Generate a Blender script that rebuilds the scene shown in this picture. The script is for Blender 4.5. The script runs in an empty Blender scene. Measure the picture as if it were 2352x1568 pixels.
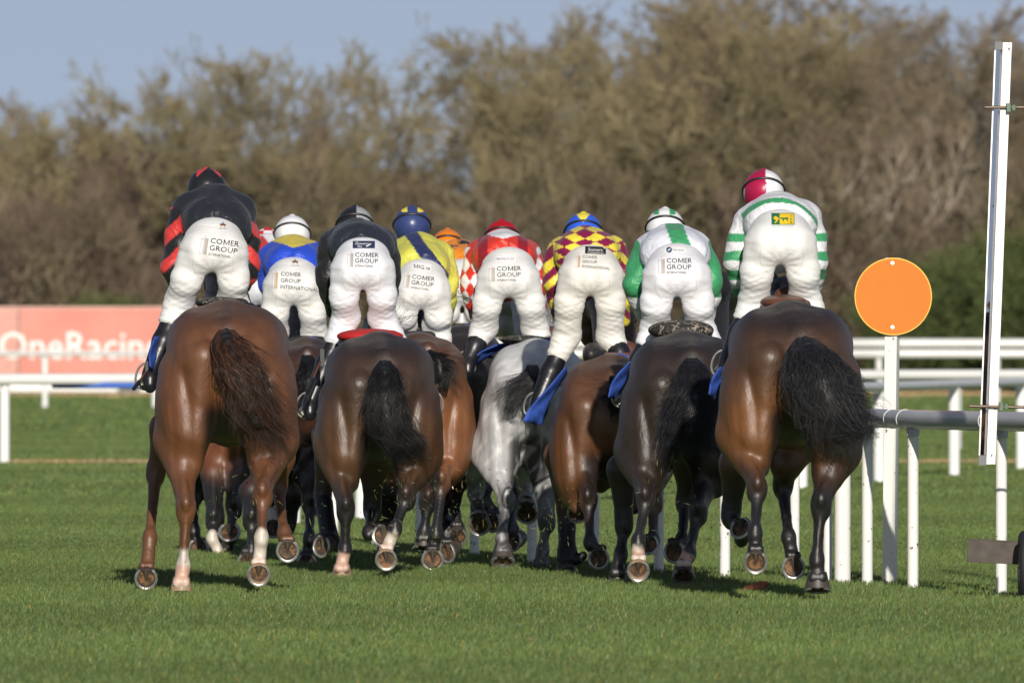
import bpy, math, random
import numpy as np
from mathutils import Vector, Matrix, Euler
from mathutils.bvhtree import BVHTree

random.seed(7)
R = math.radians
scene = bpy.context.scene

# ------------------------------------------------------------------ camera, sky, sun, exposure
EYE = 1.44            # camera height, metres
FPX = 39200.0         # focal length in units of the 2352 px wide photograph
HORIZON = 765.0
cam_data = bpy.data.cameras.new('camera')
cam_data.lens = 600.0
cam_data.sensor_width = 36.0
cam_data.clip_start = 1.0
cam_data.clip_end = 6000.0
cam_data.dof.use_dof = True
cam_data.dof.focus_distance = 96.5
cam_data.dof.aperture_fstop = 11.0
cam = bpy.data.objects.new('camera', cam_data)
scene.collection.objects.link(cam)
cam.location = (0, 0, EYE)
cam.rotation_euler = (R(90) - 19.0 / FPX, 0, 0)
scene.camera = cam

SUN_EL, SUN_AZ = R(17), R(4)     # the sun stands behind the camera, a little to the right
world = bpy.data.worlds.new('World')
scene.world = world
world.use_nodes = True
wn = world.node_tree
bg = wn.nodes['Background']
sky = wn.nodes.new('ShaderNodeTexSky')
sky.sky_type = 'NISHITA'
sky.sun_disc = False
sky.sun_elevation = SUN_EL
sky.sun_rotation = math.pi - SUN_AZ
sky.air_density = 1.0
sky.dust_density = 0.3
sky.ozone_density = 1.5
tcw = wn.nodes.new('ShaderNodeTexCoord'); lift = wn.nodes.new('ShaderNodeVectorMath'); lift.operation = 'ADD'
lift.inputs[1].default_value = (0, 0, .24)       # the haze-free upper sky reaches down to the horizon
nrm = wn.nodes.new('ShaderNodeVectorMath'); nrm.operation = 'NORMALIZE'
wn.links.new(tcw.outputs['Generated'], lift.inputs[0]); wn.links.new(lift.outputs[0], nrm.inputs[0]); wn.links.new(nrm.outputs[0], sky.inputs['Vector'])
hs = wn.nodes.new('ShaderNodeHueSaturation'); hs.inputs['Saturation'].default_value = .66; hs.inputs['Hue'].default_value = .515      # thin winter haze greys the blue
wn.links.new(sky.outputs[0], hs.inputs['Color']); wn.links.new(hs.outputs[0], bg.inputs[0])
bg.inputs[1].default_value = 0.092
sun_d = bpy.data.lights.new('sun', 'SUN')
sun_d.energy = 4.5
sun_d.angle = R(0.5)
sun_d.color = (1.0, 0.93, 0.83)
sun = bpy.data.objects.new('sun', sun_d)
scene.collection.objects.link(sun)
sv = Vector((math.sin(SUN_AZ) * math.cos(SUN_EL), -math.cos(SUN_AZ) * math.cos(SUN_EL), math.sin(SUN_EL)))
sun.rotation_euler = sv.to_track_quat('Z', 'Y').to_euler()
scene.view_settings.view_transform = 'Standard'
scene.view_settings.look = 'None'
scene.view_settings.exposure = 0.0
scene.view_settings.gamma = 1.0
scene.view_settings.use_curve_mapping = False
scene.cycles.max_bounces = 6
scene.cycles.use_denoising = True

# ------------------------------------------------------------------ measured positions
def P(px, py, d):
    """a point measured in the photograph (2352 px wide) at d metres from the camera"""
    return np.array([(px - 1176) / FPX * d, d, EYE - (py - HORIZON) / FPX * d])
def ground_d(py): return FPX * EYE / (py - HORIZON)
def crop(ox, oy, k): return lambda x, y: ((ox + x / k) / 1.7415, (oy + y / k) / 1.7415)
C1 = crop(480, 1150, 1.206); C2 = crop(1150, 1200, 1.255); C3 = crop(1750, 1200, 1.255)
C4 = crop(2250, 1200, 1.2547); C5 = crop(2750, 1100, 1.161)
Z1 = crop(540, 1900, 2.94); Z2 = crop(1240, 1900, 2.94); Z3 = crop(1840, 1900, 2.94); Z4 = crop(2400, 1900, 2.352)

# ------------------------------------------------------------------ object helpers
def tag(o, label=None, cat=None, group=None, kind=None):
    if label: o['label'] = label
    if cat: o['category'] = cat
    if group: o['group'] = group
    if kind: o['kind'] = kind
    return o
def empty(name, loc, rz=0.0):
    o = bpy.data.objects.new(name, None)
    o.empty_display_size = 0.1
    scene.collection.objects.link(o)
    o.location = loc
    o.rotation_euler = (0, 0, rz)
    return o
def mesh_obj(name, verts, faces, mat, parent=None, smooth=True, col=None):
    me = bpy.data.meshes.new(name)
    verts = np.asarray(verts, dtype=np.float32)
    if isinstance(faces, np.ndarray):
        nf, k = faces.shape
        me.vertices.add(len(verts)); me.vertices.foreach_set('co', verts.ravel())
        me.loops.add(nf * k); me.loops.foreach_set('vertex_index', faces.ravel().astype(np.int32))
        me.polygons.add(nf)
        me.polygons.foreach_set('loop_start', np.arange(0, nf * k, k, dtype=np.int32))
        me.polygons.foreach_set('loop_total', np.full(nf, k, dtype=np.int32))
        me.update(calc_edges=True)
    else:
        me.from_pydata([tuple(map(float, v)) for v in verts], [], faces)
        me.update()
    if smooth:
        me.polygons.foreach_set('use_smooth', np.ones(len(me.polygons), dtype=bool))
    if col is not None:
        a = me.color_attributes.new('Col', 'FLOAT_COLOR', 'POINT')
        c = np.ones((len(verts), 4), dtype=np.float32); c[:, :3] = col
        a.data.foreach_set('color', c.ravel())
    for m in (mat if isinstance(mat, (list, tuple)) else [mat]): me.materials.append(m)
    o = bpy.data.objects.new(name, me)
    scene.collection.objects.link(o)
    if parent is not None: o.parent = parent
    return o
class MB:
    """collects simple solids into one mesh"""
    def __init__(s): s.v = []; s.f = []; s.mi = []; s.m = 0
    def add(s, vs, fs):
        b = len(s.v); s.v += [tuple(map(float, v)) for v in vs]; s.f += [tuple(i + b for i in f) for f in fs]; s.mi += [s.m] * len(fs)
    def box(s, c, h, rot=None, bevel=0.0):
        c = np.array(c, float); h = np.array(h, float)
        vs = np.array([(x, y, z) for x in (-1, 1) for y in (-1, 1) for z in (-1, 1)], float) * h
        if rot is not None: vs = vs @ np.array(rot.to_3x3()).T
        s.add(vs + c, [(0, 1, 3, 2), (4, 6, 7, 5), (0, 4, 5, 1), (2, 3, 7, 6), (0, 2, 6, 4), (1, 5, 7, 3)])
    def tube(s, pts, r, n=16, cap=True, closed=False):
        pts = [np.array(p, float) for p in pts]; N = len(pts)
        rr = [r] * N if np.isscalar(r) else r
        vs = []; up = None
        for i in range(N):
            if closed: t = pts[(i + 1) % N] - pts[i - 1]
            else: t = pts[min(i + 1, N - 1)] - pts[max(i - 1, 0)]
            t = t / (np.linalg.norm(t) + 1e-12)
            if up is None:
                up = np.array([0, 0, 1.0]) if abs(t[2]) < .9 else np.array([0, 1.0, 0])
            a = np.cross(t, up); a /= np.linalg.norm(a); b = np.cross(a, t); up = b
            for k in range(n):
                w = 2 * math.pi * k / n
                vs.append(pts[i] + rr[i] * (math.cos(w) * a + math.sin(w) * b))
        fs = []
        for i in range(N if closed else N - 1):
            j = (i + 1) % N
            for k in range(n):
                l = (k + 1) % n
                fs.append((i * n + k, i * n + l, j * n + l, j * n + k))
        if cap and not closed:
            fs.append(tuple(range(n - 1, -1, -1))); fs.append(tuple((N - 1) * n + k for k in range(n)))
        s.add(vs, fs)
    def disc(s, c, r, th, n=64):
        """a round plate facing -y"""
        vs = []
        for y in (c[1] - th / 2, c[1] + th / 2):
            for k in range(n):
                w = 2 * math.pi * k / n; vs.append((c[0] + r * math.cos(w), y, c[2] + r * math.sin(w)))
        fs = [tuple(range(n)), tuple(range(2 * n - 1, n - 1, -1))] + [(k, k + n, (k + 1) % n + n, (k + 1) % n) for k in range(n)]
        s.add(vs, fs)
    def build(s, name, mat, parent=None, smooth=False, bevel=0):
        o = mesh_obj(name, s.v, s.f, mat, parent, smooth=smooth)
        o.data.polygons.foreach_set('material_index', np.array(s.mi, dtype=np.int32))
        if smooth:
            o.data.set_sharp_from_angle(angle=R(40))
        if bevel:
            bm = o.modifiers.new('bevel', 'BEVEL'); bm.width = bevel; bm.segments = 2
        return o

# ------------------------------------------------------------------ materials
def nodes_of(name):
    m = bpy.data.materials.new(name); m.use_nodes = True
    nt = m.node_tree; return m, nt, nt.nodes['Principled BSDF']
def N(nt, t, **kw):
    n = nt.nodes.new(t)
    for k, v in kw.items():
        if k.startswith('i_'):
            key = k[2:]
            key = int(key) if key.isdigit() else key.replace('_', ' ')
            n.inputs[key].default_value = v
        else: setattr(n, k, v)
    return n
def tex(nt, scale=5, detail=4, stretch=(1, 1, 1), rough=.55, dist=0.0):
    tc = N(nt, 'ShaderNodeTexCoord'); mp = N(nt, 'ShaderNodeMapping')
    mp.inputs['Scale'].default_value = stretch
    n = N(nt, 'ShaderNodeTexNoise', i_Scale=scale, i_Detail=detail, i_Roughness=rough, i_Distortion=dist)
    nt.links.new(tc.outputs['Object'], mp.inputs[0]); nt.links.new(mp.outputs[0], n.inputs['Vector'])
    return n
def ramp(nt, src, stops):
    r = N(nt, 'ShaderNodeValToRGB')
    e = r.color_ramp.elements
    while len(e) < len(stops): e.new(0.5)
    for i, (p, c) in enumerate(stops):
        e[i].position = p; e[i].color = (*c, 1) if len(c) == 3 else c
    nt.links.new(src, r.inputs[0]); return r
def bump(nt, bsdf, srcs):
    prev = None
    for src, st, di in srcs:
        b = N(nt, 'ShaderNodeBump', i_Strength=st, i_Distance=di)
        nt.links.new(src, b.inputs['Height'])
        if prev: nt.links.new(prev.outputs[0], b.inputs['Normal'])
        prev = b
    nt.links.new(prev.outputs[0], bsdf.inputs['Normal'])
def plain(name, color, rough=.5, metal=0.0, var=.12, vscale=8, bmp=0.0, bscale=40, coat=0.0, spec=.5):
    m, nt, b = nodes_of(name)
    n = tex(nt, vscale, 5)
    c0 = [c * (1 - var) for c in color]; c1 = [min(1, c * (1 + var)) for c in color]
    r = ramp(nt, n.outputs[0], [(.3, c0), (.7, c1)])
    nt.links.new(r.outputs[0], b.inputs['Base Color'])
    b.inputs['Roughness'].default_value = rough; b.inputs['Metallic'].default_value = metal
    b.inputs['Coat Weight'].default_value = coat; b.inputs['Specular IOR Level'].default_value = spec
    if bmp: bump(nt, b, [(tex(nt, bscale, 3).outputs[0], bmp, .004)])
    return m
def attr_mat(name, rough=.5, spec=.5, bumps=(), var=.15, vscale=10, stretch=(1, 1, 1), sheen=0.0, coat=0.0):
    """colour read from the mesh's own colour attribute, broken up by noise"""
    m, nt, b = nodes_of(name)
    a = N(nt, 'ShaderNodeAttribute'); a.attribute_name = 'Col'
    n = tex(nt, vscale, 6, stretch)
    mr = N(nt, 'ShaderNodeMapRange'); mr.inputs['From Min'].default_value = .3; mr.inputs['From Max'].default_value = .7
    mr.inputs['To Min'].default_value = 1 - var; mr.inputs['To Max'].default_value = 1 + var
    nt.links.new(n.outputs[0], mr.inputs[0])
    mx = N(nt, 'ShaderNodeVectorMath', operation='SCALE')
    nt.links.new(a.outputs['Color'], mx.inputs[0]); nt.links.new(mr.outputs[0], mx.inputs['Scale'])
    nt.links.new(mx.outputs[0], b.inputs['Base Color'])
    b.inputs['Roughness'].default_value = rough; b.inputs['Specular IOR Level'].default_value = spec
    b.inputs['Sheen Weight'].default_value = sheen; b.inputs['Coat Weight'].default_value = coat
    if bumps: bump(nt, b, [(tex(nt, s, 4, st, dist=ds).outputs[0], amt, di) for (s, st, amt, di, ds) in bumps])
    return m

M = {}
M['coat'] = attr_mat('horse_coat', rough=.48, spec=.75, var=.16, vscale=9, coat=.0,
                     bumps=[(5, (1, 1, .6), .5, .016, 1.2), (15, (1, 1, .4), .55, .007, 1.0), (38, (1, 1, .4), .35, .003, .8), (120, (1, 1, .25), .45, .002, 0)])
M['hair'] = attr_mat('tail_hair', rough=.5, spec=.5, var=.3, vscale=30)
M['breeches'] = attr_mat('breeches_cloth', rough=.62, spec=.3, var=.03, vscale=6, sheen=.1,
                         bumps=[(7, (.6, 1, 2.2), .45, .02, .6), (20, (.5, 1, 2.6), .22, .006, .6), (400, (1, 1, 1), .1, .0006, 0)])
M['silks'] = attr_mat('racing_silks', rough=.42, spec=.5, var=.06, vscale=8, sheen=.05,
                      bumps=[(8, (1, 1, 1.2), .6, .03, 1.6), (22, (.8, 1, 1.3), .4, .01, 1.5)])
M['cap'] = attr_mat('cap_silk', rough=.34, spec=.5, var=.04, vscale=8, bumps=[(14, (1.2, 1, .7), .3, .008, .8)])
M['skin'] = plain('skin', (.55, .33, .24), .5, var=.06)
M['boot'] = plain('boot_leather', (.012, .012, .015), .36, var=.3, bmp=.5, bscale=26, coat=.1)
M['strap'] = plain('black_strap', (.015, .015, .017), .5)
M['steel'] = plain('steel', (.55, .54, .5), .32, metal=.85, var=.25, vscale=30, bmp=.1)
M['shoe'] = plain('horseshoe_alloy', (.42, .41, .38), .38, metal=.75, var=.3, vscale=40, bmp=.3, bscale=80)
M['hoof_dark'] = plain('hoof_dark', (.05, .04, .033), .5, var=.35, vscale=25, bmp=.3)
M['hoof_pale'] = plain('hoof_pale', (.30, .21, .13), .5, var=.3, vscale=25, bmp=.3)
m, nt, b = nodes_of('hoof_sole')
r = ramp(nt, tex(nt, 30, 5).outputs[0], [(.3, (.03, .02, .013)), (.5, (.08, .045, .022)), (.63, (.24, .11, .04)), (.7, (.07, .045, .025))])
nt.links.new(r.outputs[0], b.inputs['Base Color']); b.inputs['Roughness'].default_value = .6
bump(nt, b, [(tex(nt, 60, 4).outputs[0], .6, .006)])
M['sole'] = m
M['frog'] = plain('hoof_frog', (.06, .045, .03), .7, var=.4, vscale=40, bmp=.5, bscale=90)
M['blue_cloth'] = plain('blue_cloth', (.025, .075, .36), .75, var=.12, vscale=15, bmp=.3, bscale=30)
M['saddle_brown'] = plain('saddle_brown', (.12, .045, .025), .35, var=.2, bmp=.3)
M['saddle_black'] = plain('saddle_black', (.022, .02, .02), .5, var=.4, vscale=20, bmp=.5)
M['pad_mud'] = None
m, nt, b = nodes_of('muddy_pad')
r = ramp(nt, tex(nt, 22, 6, dist=2).outputs[0], [(.45, (.02, .019, .017)), (.56, (.03, .028, .022)), (.6, (.30, .26, .2))])
nt.links.new(r.outputs[0], b.inputs['Base Color']); b.inputs['Roughness'].default_value = .7
bump(nt, b, [(tex(nt, 50, 4).outputs[0], .6, .01)])
M['pad_mud'] = m
M['red_cloth'] = plain('red_cloth', (.42, .012, .015), .7, var=.12)
M['orange_cloth'] = plain('orange_cloth', (.75, .2, .02), .6, var=.12)
M['white'] = plain('white_paint', (.78, .77, .74), .4, var=.04, vscale=3)
M['ink'] = plain('print_black', (.018, .018, .02), .6, var=.05)
M['ink_grey'] = plain('print_grey', (.42, .38, .35), .6, var=.05)
M['ink_tan'] = plain('print_tan', (.55, .36, .2), .6, var=.05)
M['ink_navy'] = plain('patch_navy', (.02, .035, .09), .6, var=.05)
M['ink_white'] = plain('print_white', (.85, .85, .85), .6, var=.02)
M['ink_red'] = plain('print_red', (.65, .03, .02), .6, var=.05)
M['ink_green'] = plain('patch_green', (.02, .16, .06), .6, var=.05)
M['ink_yellow'] = plain('patch_yellow', (.85, .55, .02), .6, var=.05)
M['ink_blue'] = plain('patch_blue', (.05, .2, .55), .6, var=.05)
M['ink_brown'] = plain('print_brown', (.22, .08, .03), .6, var=.05)

# ------------------------------------------------------------------ signed distance modelling
class Field:
    def __init__(s, cell): s.cell = cell; s.pr = []
    def cone(s, a, b, ra, rb, k=.03, sub=False):
        s.pr.append(('c', np.array(a, float), np.array(b, float), ra, rb, k, sub)); return s
    def chain(s, pts, rs, k=.02):
        for i in range(len(pts) - 1): s.cone(pts[i], pts[i + 1], rs[i], rs[i + 1], k)
        return s
    def ell(s, c, r, k=.04, rot=None, sub=False):
        Rm = np.array(Euler(rot).to_matrix()) if rot else np.eye(3)
        s.pr.append(('e', np.array(c, float), np.array(r, float), Rm, None, k, sub)); return s
    def mesh(s):
        lo = np.array([1e9] * 3); hi = -lo
        for p in s.pr:
            if p[6]: continue
            if p[0] == 'c':
                for q, r in ((p[1], p[3]), (p[2], p[4])): lo = np.minimum(lo, q - r); hi = np.maximum(hi, q + r)
            else:
                m = p[2].max(); ex = np.abs(p[3]) @ p[2]
                lo = np.minimum(lo, p[1] - ex); hi = np.maximum(hi, p[1] + ex)
        c = s.cell; lo -= 3 * c + .02; hi += 3 * c + .02
        dim = np.ceil((hi - lo) / c).astype(int) + 1
        ax = [lo[i] + c * np.arange(dim[i]) for i in range(3)]
        D = np.full(dim, 1.0, dtype=np.float32)
        for p in s.pr:
            k = p[5]
            if p[0] == 'c':
                rm = max(p[3], p[4]); l = np.minimum(p[1], p[2]) - rm; h = np.maximum(p[1], p[2]) + rm
            else:
                ex = np.abs(p[3]) @ p[2]; l = p[1] - ex; h = p[1] + ex
            pad = k + 4 * c
            i0 = np.maximum(((l - pad - lo) / c).astype(int), 0); i1 = np.minimum(((h + pad - lo) / c).astype(int) + 2, dim)
            if np.any(i1 <= i0): continue
            X = ax[0][i0[0]:i1[0], None, None].astype(np.float32); Y = ax[1][None, i0[1]:i1[1], None].astype(np.float32); Z = ax[2][None, None, i0[2]:i1[2]].astype(np.float32)
            if p[0] == 'c':
                a, bb = p[1], p[2]; ba = bb - a; L = max(float(ba @ ba), 1e-9)
                t = np.clip(((X - a[0]) * ba[0] + (Y - a[1]) * ba[1] + (Z - a[2]) * ba[2]) / L, 0, 1)
                d = np.sqrt((X - a[0] - t * ba[0]) ** 2 + (Y - a[1] - t * ba[1]) ** 2 + (Z - a[2] - t * ba[2]) ** 2) - (p[3] + t * (p[4] - p[3]))
            else:
                x, y, z = X - p[1][0], Y - p[1][1], Z - p[1][2]; Q = p[3].T
                if np.allclose(Q, np.eye(3)): lx, ly, lz = x, y, z
                else:
                    lx = Q[0, 0] * x + Q[0, 1] * y + Q[0, 2] * z; ly = Q[1, 0] * x + Q[1, 1] * y + Q[1, 2] * z; lz = Q[2, 0] * x + Q[2, 1] * y + Q[2, 2] * z
                r = p[2]
                k0 = np.sqrt((lx / r[0]) ** 2 + (ly / r[1]) ** 2 + (lz / r[2]) ** 2)
                k1 = np.sqrt((lx / r[0] ** 2) ** 2 + (ly / r[1] ** 2) ** 2 + (lz / r[2] ** 2) ** 2)
                d = k0 * (k0 - 1) / np.maximum(k1, 1e-6)
            S = D[i0[0]:i1[0], i0[1]:i1[1], i0[2]:i1[2]]
            if p[6]:
                d = -d; h = np.clip(.5 - .5 * (d - S) / k, 0, 1); S[...] = d * (1 - h) + S * h + k * h * (1 - h)
            else:
                h = np.clip(.5 + .5 * (S - d) / k, 0, 1); S[...] = S * (1 - h) + d * h - k * h * (1 - h)
        return nets(D, lo, c)
def nets(D, lo, c):
    ins = D < 0
    nx, ny, nz = D.shape
    cnt = np.zeros((nx - 1, ny - 1, nz - 1), np.int8)
    for dx in (0, 1):
        for dy in (0, 1):
            for dz in (0, 1): cnt += ins[dx:nx - 1 + dx, dy:ny - 1 + dy, dz:nz - 1 + dz]
    act = (cnt > 0) & (cnt < 8)
    ii = np.argwhere(act)
    idx = np.full(act.shape, -1, np.int64); idx[tuple(ii.T)] = np.arange(len(ii))
    acc = np.zeros((len(ii), 3)); num = np.zeros(len(ii))
    for axis in range(3):
        o1, o2 = [a for a in range(3) if a != axis]
        for u in (0, 1):
            for v in (0, 1):
                a = ii.copy(); a[:, o1] += u; a[:, o2] += v
                b = a.copy(); b[:, axis] += 1
                da = D[tuple(a.T)].astype(float); db = D[tuple(b.T)].astype(float)
                m = (da < 0) != (db < 0)
                t = np.where(m, da / np.where(m, da - db, 1), 0)
                p = a.astype(float); p[:, axis] += t
                p -= ii
                acc += p * m[:, None]; num += m
    V = (ii + acc / num[:, None]) * c + lo
    F = []
    for axis in range(3):
        o1, o2 = (axis + 1) % 3, (axis + 2) % 3
        sl = [slice(None)] * 3; sl2 = [slice(None)] * 3
        sl[axis] = slice(0, -1); sl2[axis] = slice(1, None)
        m = ins[tuple(sl)] != ins[tuple(sl2)]
        e = np.argwhere(m)
        e = e[(e[:, o1] > 0) & (e[:, o2] > 0) & (e[:, o1] < D.shape[o1] - 1) & (e[:, o2] < D.shape[o2] - 1)]
        st = ins[tuple(e.T)]
        q = []
        for u, v in ((0, 0), (1, 0), (1, 1), (0, 1)):
            w = e.copy(); w[:, o1] -= u; w[:, o2] -= v; q.append(idx[tuple(w.T)])
        q = np.stack(q, 1)
        q = np.where(st[:, None], q, q[:, ::-1])
        F.append(q)
    F = np.concatenate(F)
    F = F[(F >= 0).all(1)]
    return V, F
def smooth01(x, a, b):
    t = np.clip((x - a) / (b - a), 0, 1); return t * t * (3 - 2 * t)
def vnoise(p, s, seed=0):
    """cheap smooth value noise for colouring vertices"""
    q = np.asarray(p, float) * s + seed * 17.3; o = np.zeros(len(q))
    for k in range(5):
        a = np.array([math.sin(k * 7.1 + seed) * 2.2, math.cos(k * 3.7 + seed) * 2.0, math.sin(k * 5.3 + 1 + seed) * 2.1])
        o += np.sin(q @ a + k * 1.7 + 1.3 * np.sin(q @ a[::-1]))
    return o / 5
# ------------------------------------------------------------------ horses
def hoof_parts(parent, pos, pitch, roll, yaw, k, pale):
    """hoof standing in local axes: sole in the plane z=0, toe towards +y; pitch turns the sole to the rear"""
    mat = (Matrix.Rotation(R(yaw), 4, 'Z') @ Matrix.Rotation(R(roll), 4, 'Y') @ Matrix.Rotation(R(-pitch), 4, 'X'))
    vs = []; fs = []; n = 28
    def ring(rx, ry, z, yo, sq=1.0):
        b = len(vs)
        for i in range(n):
            w = 2 * math.pi * i / n
            x = rx * math.cos(w); y = ry * math.sin(w)
            if y < 0: y *= sq
            vs.append((x * k, (y + yo) * k, z * k))
        return b
    def skin(a, b):
        for i in range(n): fs.append((a + i, a + (i + 1) % n, b + (i + 1) % n, b + i))
    r0 = ring(.030, .03, .088, -.018); r1 = ring(.046, .048, .082, -.016); r2 = ring(.049, .052, .068, -.014, .95); r3 = ring(.063, .068, .006, 0, .86); r4 = ring(.064, .069, 0, 0, .84)
    r5 = ring(.052, .055, 0, 0, .85); r6 = ring(.046, .048, .012, 0, .85)
    for a, b2 in ((r0, r1), (r1, r2), (r2, r3), (r3, r4), (r4, r5), (r5, r6)): skin(a, b2)
    fs.append(tuple(range(r0, r0 + n)))
    nwall = len(fs)
    c = len(vs); vs.append((0, 0, .016 * k))
    for i in range(n): fs.append((r6 + i, r6 + (i + 1) % n, c))
    # frog: raised wedge pointing to the toe
    b = len(vs)
    vs += [(-.026 * k, -.050 * k, .004 * k), (.026 * k, -.050 * k, .004 * k), (0, .026 * k, .013 * k), (-.006 * k, -.046 * k, -.004 * k), (.006 * k, -.046 * k, -.004 * k), (0, .012 * k, 0), (-.022 * k, -.048 * k, .03 * k), (.022 * k, -.048 * k, .03 * k)]
    fs += [(b, b + 3, b + 5, b + 2), (b + 1, b + 2, b + 5, b + 4), (b + 3, b + 4, b + 5), (b, b + 6, b + 7, b + 1), (b, b + 1, b + 4, b + 3)]
    V = [tuple(mat @ Vector(v) + Vector(pos)) for v in vs]
    o = mesh_obj('hoof', V, fs, [M['hoof_pale'] if pale else M['hoof_dark'], M['sole'], M['frog']], parent)
    mi = np.zeros(len(fs), np.int32); mi[nwall:nwall + n] = 1; mi[nwall + n:] = 2
    o.data.polygons.foreach_set('material_index', mi); o.data.set_sharp_from_angle(angle=R(35))
    # horseshoe: U shaped bar with a fullered groove, open at the heels
    sv = []; sf = []; m = 30
    prof = [(-.008, 0), (-.008, -.006), (-.003, -.008), (0, -.006), (.003, -.008), (.007, -.006), (.008, 0)]
    for i in range(m + 1):
        w = R(-52) + R(284) * i / m
        x = .0585 * math.cos(w); y = .064 * math.sin(w)
        if y < 0: y *= .9; x *= .96
        nx, ny = math.cos(w), math.sin(w)
        for a, z in prof: sv.append(((x + a * nx) * k, (y + a * ny) * k, (z - .0005) * k))
    q = len(prof)
    for i in range(m):
        for j in range(q): sf.append((i * q + j, (i + 1) * q + j, (i + 1) * q + (j + 1) % q, i * q + (j + 1) % q))
    sf += [tuple(range(q)), tuple(m * q + j for j in range(q - 1, -1, -1))]
    V = [tuple(mat @ Vector(v) + Vector(pos)) for v in sv]
    s = mesh_obj('horseshoe', V, sf, M['shoe'], o); s.data.set_sharp_from_angle(angle=R(30))
    return np.array(mat @ Vector((0, -.02 * k, .085 * k))) + np.array(pos)

def strands(name, parent, spine, widths, n, col, seed, curl=.03, rad=.0013, wisps=8, flat=.5, drift=0.0):
    """a lock of hair as many thin tapering strands round a spine, with a soft inner core"""
    rng = np.random.RandomState(seed); n = int(n * 4.2)
    spine = np.array(spine, float); S = 16
    L = np.r_[0, np.cumsum(np.linalg.norm(np.diff(spine, axis=0), axis=1))]; L /= L[-1]
    def at(t):
        return np.stack([np.interp(t, L, spine[:, i]) for i in range(3)], -1)
    wv = lambda t: np.interp(t, np.linspace(0, 1, len(widths)), widths)
    ang = rng.rand(n) * 2 * math.pi; rr = np.sqrt(rng.rand(n)); rr[:n // 3] = .9 + .15 * rng.rand(n // 3)
    tend = .55 + .45 * rng.rand(n) ** .6; t0 = rng.rand(n) * .05
    V = []; C = []
    NL = max(8, n // 55); lk = rng.randint(0, NL, n)
    phl = rng.rand(NL, 3) * 6.28; fql = 1.0 + rng.rand(NL, 3) * 2.6; al = rng.rand(NL) * 2 * math.pi; rl = np.sqrt(rng.rand(NL)); tl = .45 + .55 * rng.rand(NL) ** .7
    ph = phl[lk] + rng.rand(n, 3) * .7; fq = fql[lk] + rng.rand(n, 3) * .3
    tend = np.clip(tl[lk] + rng.normal(0, .06, n), .3, 1)
    u = np.linspace(0, 1, S)
    t = t0[:, None] + (tend - t0)[:, None] * u[None]
    c = at(t)                                                # n,S,3
    w = wv(t)
    wob = np.sin(ph[:, None, :] + fq[:, None, :] * t[:, :, None] * 4.5) * (t[:, :, None] ** 1.2) * curl
    c = c + wob
    g = (u ** 1.3 * .78)[None]                                # strands gather into their lock towards the tip
    ox = (1 - g) * (np.cos(ang) * rr)[:, None] + g * (np.cos(al) * rl)[lk][:, None]
    oy = (1 - g) * (np.sin(ang) * rr)[:, None] + g * (np.sin(al) * rl)[lk][:, None]
    c[:, :, 0] += ox * w
    c[:, :, 1] += oy * w * flat
    sweep = rng.normal(0, 1, NL)[lk] * .055
    c[:, :, 0] += sweep[:, None] * (u ** 2.2)[None]
    dr = (rng.rand(NL) ** 2.5)[lk] * drift * rng.uniform(.8, 1.2, n)      # some locks blown sideways
    c[:, :, 0] += dr[:, None] * (u ** 1.8)[None]; c[:, :, 2] += np.abs(dr)[:, None] * .55 * (u ** 1.6)[None]
    for i in range(wisps * 2):                                  # stray locks blown sideways
        k0 = rng.randint(0, n - 8); d = np.array([rng.uniform(-1, 1), rng.uniform(-.5, .3), rng.uniform(-.1, .8)]) * rng.uniform(.05, .19)
        c[k0:k0 + 7] += d * (u ** 2)[None, :, None] * (1 + .3 * rng.rand(7))[:, None, None]
    tang = np.gradient(c, axis=1); tang /= np.linalg.norm(tang, axis=2, keepdims=True) + 1e-9
    a = np.cross(tang, np.array([0, 1.0, .2])); a /= np.linalg.norm(a, axis=2, keepdims=True) + 1e-9
    b = np.cross(a, tang)
    rd = rad * (1.15 - u ** 2)[None, :, None] * (.7 + .8 * rng.rand(n))[:, None, None]
    vs = np.stack([c + rd * (math.cos(x) * a + math.sin(x) * b) for x in (0.3, 2.4, 4.5)], 2)    # n,S,3,3
    vs = vs.reshape(-1, 3)
    base = (np.arange(n)[:, None] * S + np.arange(S - 1)[None]).ravel() * 3
    F = np.concatenate([np.stack([base + j, base + (j + 1) % 3, base + 3 + (j + 1) % 3, base + 3 + j], 1) for j in range(3)])
    if len(np.shape(col)) == 1: cc = np.array(col)[None] * (.55 + .9 * rng.rand(n))[:, None]
    else: cc = np.array(col)[rng.randint(0, len(col), n)] * (.6 + .8 * rng.rand(n))[:, None]
    colv = np.repeat(cc, S * 3, axis=0)
    # inner core so that no daylight shows through the thick part
    f = Field(.014); ts = np.linspace(.02, .8, 9); cp = at(ts); wd = wv(ts) * .55
    for i in range(8): f.cone(cp[i], cp[i + 1], max(wd[i] * .8, .012), max(wd[i + 1] * .8, .012), .02)
    cv, cf = f.mesh()
    mid = cp[:, :2].mean(0)
    base_c = np.array(col) if len(np.shape(col)) == 1 else np.array(col[0])
    allv = np.concatenate([vs, cv]); allf = np.concatenate([F, cf + len(vs)])
    allc = np.concatenate([colv, np.tile(base_c * .5, (len(cv), 1))])
    return mesh_obj(name, allv, allf, M['hair'], parent, col=allc)

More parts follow.
